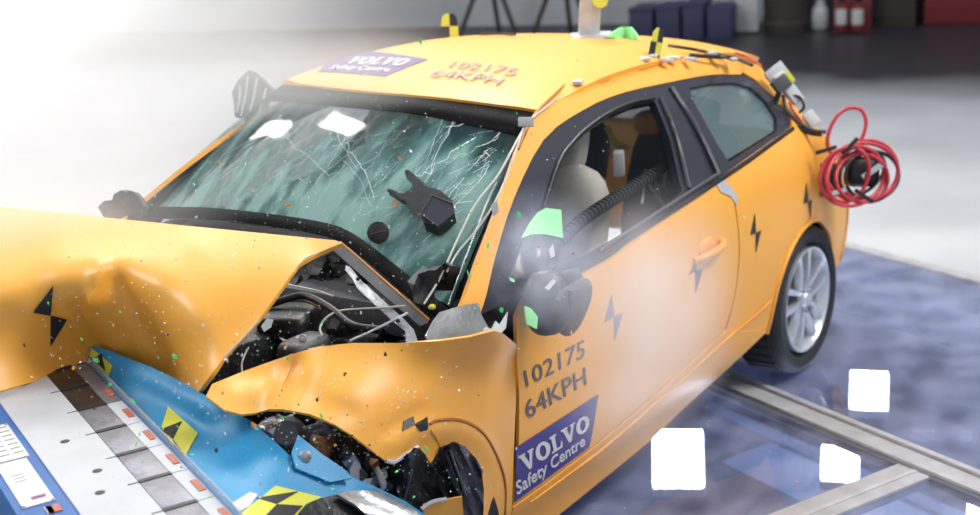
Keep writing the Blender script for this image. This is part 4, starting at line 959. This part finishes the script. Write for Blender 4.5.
bbox('blue_logo_bar', .852, .862, .326, .345, .0036, .004, 'purple', sh2); sheet('small_label', .915, .955, .305, .335, 'red'); sheet('small_label', .915, .955, .322, .337, 'white')
for s_, q_ in ((.358, .300), (.603, .306), (.603, .372), (.886, .31), (.886, .374)): lathe('label_rivet', [(.0, .006), (.004, .005), (.004, .002), (.0, .002)], bp(s_, q_), (0, 0, 1), 'metal', barrier, 8, True)
# blue cladding torn over the barrier nose
bt_c = [Z(90, 347, .868), Z(110, 352, .872), Z(150, 367, .875), Z(180, 382, .87), Z(205, 396, .862), Z(249, 421, .83), Z(273, 440, .79), Z(288, 454, .77), Z(349, 476, .69), Z(376, 487, .66), Z(405, 501, .62), Z(430, 518, .58), Z(92, 366, .83), Z(127, 402, .80), Z(160, 437, .79), Z(198, 477, .78), Z(235, 515, .77), Z(275, 560, .75),
        Z(150, 395, .83), Z(200, 430, .80), Z(240, 470, .77), Z(300, 490, .71), Z(320, 560, .62), Z(420, 560, .5)]
bT = TPS(bt_c)
def bxx(x, y): return -ridge(x, y, (95, 350), (215, 412), 9, .02)+ridge(x, y, (150, 395), (200, 425), 12, .015)-ridge(x, y, (255, 470), (330, 480), 14, .012)
clad = patch('blue_cladding', [(89, 350), (91, 346.5), (97, 346.5), (110, 351), (130, 359), (150, 366.5), (180, 381), (205, 395), (225, 407), (249, 420), (273, 439.6), (288, 454), (310, 463), (349, 476), (376, 487), (405, 501), (426, 515), (436, 560), (270, 560), (232, 515), (198, 479), (160, 440), (127, 404), (100, 375), (90, 362)], tpsmap(bT, 0, bxx), 'blue', barrier, 7, .006, lambda p: CAM-p, angle=50)
cm = lambda off: tpsmap(bT, off, bxx); rf_ = lambda p: CAM-p
fin = patch('cladding_fin', [(298, 434.5), (322, 454), (347, 471), (352, 478), (330, 482), (296, 468), (291.6, 452)], tpsmap(bT, .025), 'blue', barrier, 6, .006, rf_)
lathe('fin_rivet', [(.0, .006), (.010, .005), (.016, .0), (.0, -.003)], at(305, 457, bT.t(305, 457)-.033), tuple(-cd), 'metal', fin, 14, True)
patch('torn_silver_edge', [(337, 494), (350, 491), (376, 490), (395, 499), (412, 508), (428, 520), (440, 540), (400, 545), (372, 520), (356, 505)], tpsmap(bT, .03, lambda x, y: -.014*math.sin((y-490-(x-340)*.45)*.16)), 'metal', clad, 5, .008, rf_)
patch('torn_hollow', [(297, 515), (305, 506), (318, 499), (337, 494), (358, 506), (374, 522), (395, 545), (290, 545)], cm(.012), 'bay', clad, 7, .004, rf_)
patch('silver_scuff', [(232, 503), (250, 492), (258, 494), (250, 506), (238, 512)], cm(.005), 'zinc', clad, 6, .002, rf_)
def targ(name, base, tris):
    o = patch(name, base, cm(.006), 'yellow', clad, 5, .002, rf_); flat('black_triangle', tris[:1], cm(.0095), 'mark', clad, 5, rf_)
    for t in tris[1:]: flat('black_triangle', [t], cm(.0095), 'mark', clad, 5, rf_)
targ('yellow_target', [(168, 406), (198, 433), (185, 455.5), (173, 445), (161.4, 427)], [[(161, 429), (181.8, 421), (173, 438.5)], [(173, 439), (184.5, 454), (174, 446)]])
targ('yellow_target', [(91, 347.5), (112, 365.5), (108.5, 375.5), (100, 368), (89.5, 356)], [[(93.5, 358.5), (101, 353.5), (105, 371)]])
targ('yellow_target', [(240, 514), (275.7, 485.5), (322, 497), (306, 504), (293, 520), (280, 545), (235, 545)], [[(257, 497.5), (299, 491), (277, 503.5)], [(277, 504), (303, 505.5), (290, 520), (266, 515)], [(257, 530), (240, 545), (280, 530)]])

# ------------------------------------------------------------------ background things
def far(px, py=33): return Vector(un(px, py, 'z', 0))
def fbox(name, px, py, w, h, dp, m, lab=None, cat=None, grp=None, par=None, z0=0):
    c = far(px, py); k = depth(c)/FPX
    return box(name, c+wn*dp/2+Vector((0, 0, z0*k+h*k/2)), (w*k, dp, h*k), m, par, WR, .03)
for i, (px, w, h, lab) in enumerate(((641, 24, 28, 'dark blue storage bin with the lowest lid by the grey wall'), (668, 23, 30, 'dark blue storage bin between two others by the wall'), (693, 21, 33, 'tall dark blue storage bin next to the lidded row'), (719, 24, 29, 'dark blue storage bin at the row end beside the pale screen'))):
    c = far(px, 39); t = thing('storage_bin', lab, 'bin', tuple(c), 'blue bins along the wall')
    fbox('bin_body', px, 39, w, h, .6, 'bin', par=t); fbox('bin_lid', px, 39, w+1, 4, .65, 'bin', par=t, z0=h-2)
t = thing('standing_screen', 'pale grey standing screen between the bins and the dark tank', 'panel', tuple(far(747, 34))); fbox('screen_board', 747, 34, 22, 60, .08, 'zinc', par=t); fbox('screen_foot', 747, 34, 22, 3, .3, 'grey', par=t)
c = far(785, 31); k = depth(c)/FPX; t = thing('dark_tank', 'dark brown upright drum against the far wall', 'drum', tuple(c))
lathe('drum_shell', [(.0, 0), (21*k, 0), (22*k, 10*k), (21*k, 20*k), (22*k, 45*k), (21*k, 60*k), (.0, 60*k)], c, (0, 0, 1), 'brown', t, 28, True)
for h in (10, 45): lathe('drum_hoop', [(22*k, (h-1)*k), (22.6*k, h*k), (22*k, (h+1)*k)], c, (0, 0, 1), 'grey', t, 28, True)
t = thing('pale_sack', 'pale blue-grey sack leaning by the dark drum', 'sack', tuple(far(820, 30))); kk = depth(far(820, 30))/FPX; sblock('sack_body', far(820, 30)+Vector((0, 0, 12*kk)), (17*kk, 14*kk, 26*kk), 'zinc', t, WR, .6); sblock('sack_neck', far(820, 30)+Vector((0, 0, 26*kk)), (10*kk, 8*kk, 8*kk), 'zinc', t, WR, .7)
t = thing('extinguisher_board', 'red board holding two extinguishers by the dark wall', 'board', tuple(far(852, 29))); fbox('board_back', 852, 31, 36, 44, .08, 'redpaint', par=t); fbox('board_shelf', 852, 29.5, 36, 3, .3, 'redpaint', par=t)
for px, lab in ((843, 'red extinguisher with white label nearer the pale sack'), (859, 'red extinguisher with white label nearer the dark doors')):
    c = far(px, 30); k = depth(c)/FPX; t = thing('fire_extinguisher', lab, 'extinguisher', tuple(c), 'extinguishers on the red board')
    b_ = c-wn*.3+Vector((0, 0, 3*k))
    lathe('cylinder', [(.0, 0), (5*k, 0), (5.4*k, 2*k), (5.4*k, 22*k), (3*k, 26*k), (.0, 27*k)], b_, (0, 0, 1), 'redpaint', t, 20, True)
    lathe('white_label', [(5.5*k, 6*k), (5.7*k, 7*k), (5.7*k, 20*k), (5.5*k, 21*k)], b_, (0, 0, 1), 'white', t, 20); tube('valve', [b_+Vector((0, 0, 26*k)), b_+Vector((0, 0, 30*k)), b_+wd*4*k+Vector((0, 0, 31*k))], .03, 'black', t, 3, 6)
t = thing('red_cabinet', 'dark red steel cabinet at the end of the dark wall', 'cabinet', tuple(far(960, 22))); fbox('cabinet_body', 960, 24, 70, 80, .8, 'redpaint', par=t); fbox('cabinet_door', 945, 23, 33, 74, .05, 'redpaint', par=t, z0=2); fbox('cabinet_door', 979, 23, 33, 74, .05, 'redpaint', par=t, z0=2)
t = thing('dark_locker', 'black locker with a pale notice between board and red cabinet', 'locker', tuple(far(896, 26))); fbox('locker_body', 896, 27, 36, 70, .6, 'brown', par=t); fbox('locker_notice', 894, 26, 18, 20, .03, 'zinc', par=t, z0=6)
for px, lab in ((492, 'dark tripod stand against the hall wall beyond the roof target card'), (565, 'dark tripod stand against the wall beside the roof mast')):
    c = far(px, 40); k = depth(c)/FPX; t = thing('tripod_stand', lab, 'tripod', tuple(c))
    for a in (0, 2.1, 4.2): tube('leg', [c+Vector((.45*math.cos(a+.4), .45*math.sin(a+.4), 0)), c+Vector((0, 0, 1.0))], .03, 'brown', t, 2, 6)
    tube('pole', [c+Vector((0, 0, .9)), c+Vector((0, 0, 2.4))], .03, 'brown', t, 2, 6)
wb = struct(wall('wall_base', -6, ws(757), .9, 'concrete', .95, .25)); wb.name = 'trim_1'

# ------------------------------------------------------------------ flying fragments
def flake(name, m, seed):
    r = random.Random(seed); n = r.choice((4, 5, 5, 6)); V = []
    P = [(math.cos(2*math.pi*i/n+r.uniform(-.3, .3))*r.uniform(.55, 1), math.sin(2*math.pi*i/n+r.uniform(-.3, .3))*r.uniform(.3, .7)) for i in range(n)]
    for dz in (.10, -.10): V += [(x, y, dz+.25*x*y) for x, y in P]
    me = bpy.data.meshes.new(name); me.from_pydata(V, [], [list(range(n)), list(range(2*n-1, n-1, -1))]+[[k, k+n, (k+1) % n+n, (k+1) % n] for k in range(n)]); me.materials.append(MT[m]); return me
KIND = [('green_flake', 'green', 'bright green plastic flake flying over the wreck', 'green flakes in the air', 'flake', 62), ('paint_chip', 'orange', 'orange paint chip flying over the wreck', 'orange paint chips in the air', 'paint chip', 44),
        ('glass_fragment', 'shard', 'pale glass fragment flying over the wreck', 'glass fragments in the air', 'glass fragment', 70), ('plastic_splinter', 'black', 'black plastic splinter flying over the wreck', 'black splinters in the air', 'splinter', 26)]
def spot():
    while True:
        r = random.random()
        if r < .45: x, y = random.gauss(330, 90), random.gauss(420, 55)
        elif r < .75: x, y = random.gauss(180, 110), random.gauss(340, 60)
        elif r < .92: x, y = random.gauss(380, 110), random.gauss(180, 60)
        else: x, y = random.uniform(0, 800), random.uniform(40, 510)
        if 2 < x < 975 and 5 < y < 512 and not (y < 200 and x < 120): break
    tmax = 3.05 if (x < 260 and y > 330) else 3.35 if x < 520 else 3.7
    return x, y, random.uniform(tmax-.2, tmax)
for nm, m, lab, grp, cat, n in KIND:
    ms = [flake(nm, m, hash(nm) % 97+i if False else len(nm)*7+i) for i in range(5)]
    for i in range(n):
        x, y, t = spot(); o = bpy.data.objects.new(nm, ms[i % 5]); COL.objects.link(o)
        o.location = Vector(at(x, y, t)); px = random.choice((1.6, 2, 2.5, 3.2, 4.2)) if m != 'shard' else random.choice((1.2, 1.5, 2, 2.6))
        o.scale = (px*t/FPX,)*3; o.rotation_euler = [random.uniform(0, 6.28) for _ in range(3)]; zn = 'over the blue barrier' if (y > 360 and x < 240+(y-360)*.6) else 'under the front wing' if (y > 400 and x < 520) else 'over the folded bonnet' if (x < 215 and y > 200) else 'before the open engine bay' if (x < 440 and y > 240) else 'before the windshield' if x < 520 else 'beside the door'
        tag(o, lab.replace('over the wreck', zn), cat, grp+' '+zn)
for px, py, w, m, nm, lab in ((268, 325, 12, 'white', 'white_shard', 'white lens shard hanging in front of the engine bay'), (395, 204, 5, 'orange', 'orange_lens_shard', 'orange lens shard beside the mirror bracket')):
    o = bpy.data.objects.new(nm, flake(nm, m, 3)); COL.objects.link(o); t = 3.5; o.location = Vector(at(px, py, t)); o.scale = (w*t/FPX,)*3; o.rotation_euler = (CAMROT @ Matrix.Rotation(.6, 3, 'Z')).to_euler(); tag(o, lab, 'shard')
for nm, m, lab, n in (('glass_dust', 'shard', 'drift of tiny pale glass specks over the car front', 2000), ('paint_dust', 'orange', 'haze of tiny orange paint specks over the car front', 260), ('green_dust', 'green', 'haze of tiny green specks over the car front', 260)):
    V = []; Fc = []
    for i in range(n):
        x, y, t = spot(); c = at(x, y, t); s = random.choice((.25, .35, .5, .9))*t/FPX; b = len(V)
        D = [rng.normal(size=3) for _ in range(4)]; V += [c+q/np.linalg.norm(q)*s*1.3 for q in D]; Fc += [[b, b+1, b+2], [b, b+2, b+3], [b, b+3, b+1], [b+1, b+3, b+2]]
    o = mk(nm, V, Fc, m, None, False); tag(o, lab, 'dust', None, 'stuff')
# glass crumbs lying on the windshield and bonnet
V = []; Fc = []
for i in range(700):
    u, v = random.random(), random.random()**1.4
    if u < .3 and random.random() < .7: continue
    c = wpt(min(u, .97), min(v, .97), .004); s = random.choice((.0006, .0009, .0014)); b = len(V)
    D = [rng.normal(size=3) for _ in range(4)]; V += [c+q/np.linalg.norm(q)*s*1.4 for q in D]; Fc += [[b, b+1, b+2], [b, b+2, b+3], [b, b+3, b+1], [b+1, b+3, b+2]]
o = mk('glass_crumbs', V, Fc, 'shard', wind, False); o['kind'] = 'stuff'; label(o, 'tiny glass crumbs sprinkled over the windshield')

# ------------------------------------------------------------------ smoke
def smoke(name, c, rad, dens, lab, col=(1, 1, 1), scale=1.6, seed=0, rot=0, thr=.32):
    bm = bmesh.new(); bmesh.ops.create_icosphere(bm, subdivisions=3, radius=1); me = bpy.data.meshes.new(name); bm.to_mesh(me); bm.free()
    m = bpy.data.materials.new(name); m.use_nodes = True; nt = m.node_tree; nt.nodes.clear(); o_ = nt.nodes.new('ShaderNodeOutputMaterial')
    pv = nt.nodes.new('ShaderNodeVolumeScatter'); pv.inputs['Color'].default_value = (*col, 1); pv.inputs['Anisotropy'].default_value = .15
    tc = nt.nodes.new('ShaderNodeTexCoord'); ln = nt.nodes.new('ShaderNodeVectorMath'); ln.operation = 'LENGTH'; nt.links.new(tc.outputs['Object'], ln.inputs[0])
    mr = nt.nodes.new('ShaderNodeMapRange'); mr.interpolation_type = 'SMOOTHSTEP'; mr.inputs['From Min'].default_value = 1; mr.inputs['From Max'].default_value = .25; nt.links.new(ln.outputs['Value'], mr.inputs['Value'])
    n = nt.nodes.new('ShaderNodeTexNoise'); n.inputs['Scale'].default_value = scale; n.inputs['Detail'].default_value = 4; n.inputs['Distortion'].default_value = .6
    mp = nt.nodes.new('ShaderNodeMapping'); mp.inputs['Location'].default_value = (seed, seed*.7, seed*.3); nt.links.new(tc.outputs['Object'], mp.inputs['Vector']); nt.links.new(mp.outputs['Vector'], n.inputs['Vector'])
    m2 = nt.nodes.new('ShaderNodeMapRange'); m2.inputs['From Min'].default_value = thr; m2.inputs['From Max'].default_value = .68; nt.links.new(n.outputs['Fac'], m2.inputs['Value'])
    mu = nt.nodes.new('ShaderNodeMath'); mu.operation = 'MULTIPLY'; nt.links.new(mr.outputs['Result'], mu.inputs[0]); nt.links.new(m2.outputs['Result'], mu.inputs[1])
    mu2 = nt.nodes.new('ShaderNodeMath'); mu2.operation = 'MULTIPLY'; mu2.inputs[1].default_value = dens; nt.links.new(mu.outputs[0], mu2.inputs[0])
    nt.links.new(mu2.outputs[0], pv.inputs['Density']); nt.links.new(pv.outputs[0], o_.inputs['Volume']); me.materials.append(m)
    o = bpy.data.objects.new(name, me); COL.objects.link(o); o.location = Vector(c); o.scale = rad; o.rotation_euler = (0, 0, rot); tag(o, lab, 'smoke', None, 'stuff'); return o
smoke('smoke_cloud', at(-40, 70, 5.6), (2.1, 1.4, 1.25), 1.5, 'thick white smoke cloud billowing behind the bonnet', rot=.64-1.57, thr=.18, scale=1.2)
smoke('smoke_wisp', at(545, 262, 3.74), (.20, .20, .24), 6, 'pale blue smoke curling round the burst door mirror', (.70, .78, 1), 2.2, 3)
smoke('smoke_veil', at(20, 228, 4.15), (.75, .40, .22), 2.2, 'thin white smoke lying over the rear edge of the bonnet', (1, 1, 1), 1.2, 9, -.9, .15)
smoke('smoke_veil', at(300, 75, 4.75), (.85, .5, .20), 1.5, 'thin white smoke drifting over the front of the roof', (1, 1, 1), 1.1, 12, -.9, .15)
smoke('smoke_veil', at(650, 326, 3.75), (.60, .20, .45), 2.9, 'thin pale smoke drifting across the front of the door', (.96, .92, 1), 1.3, 5, .1, .2)
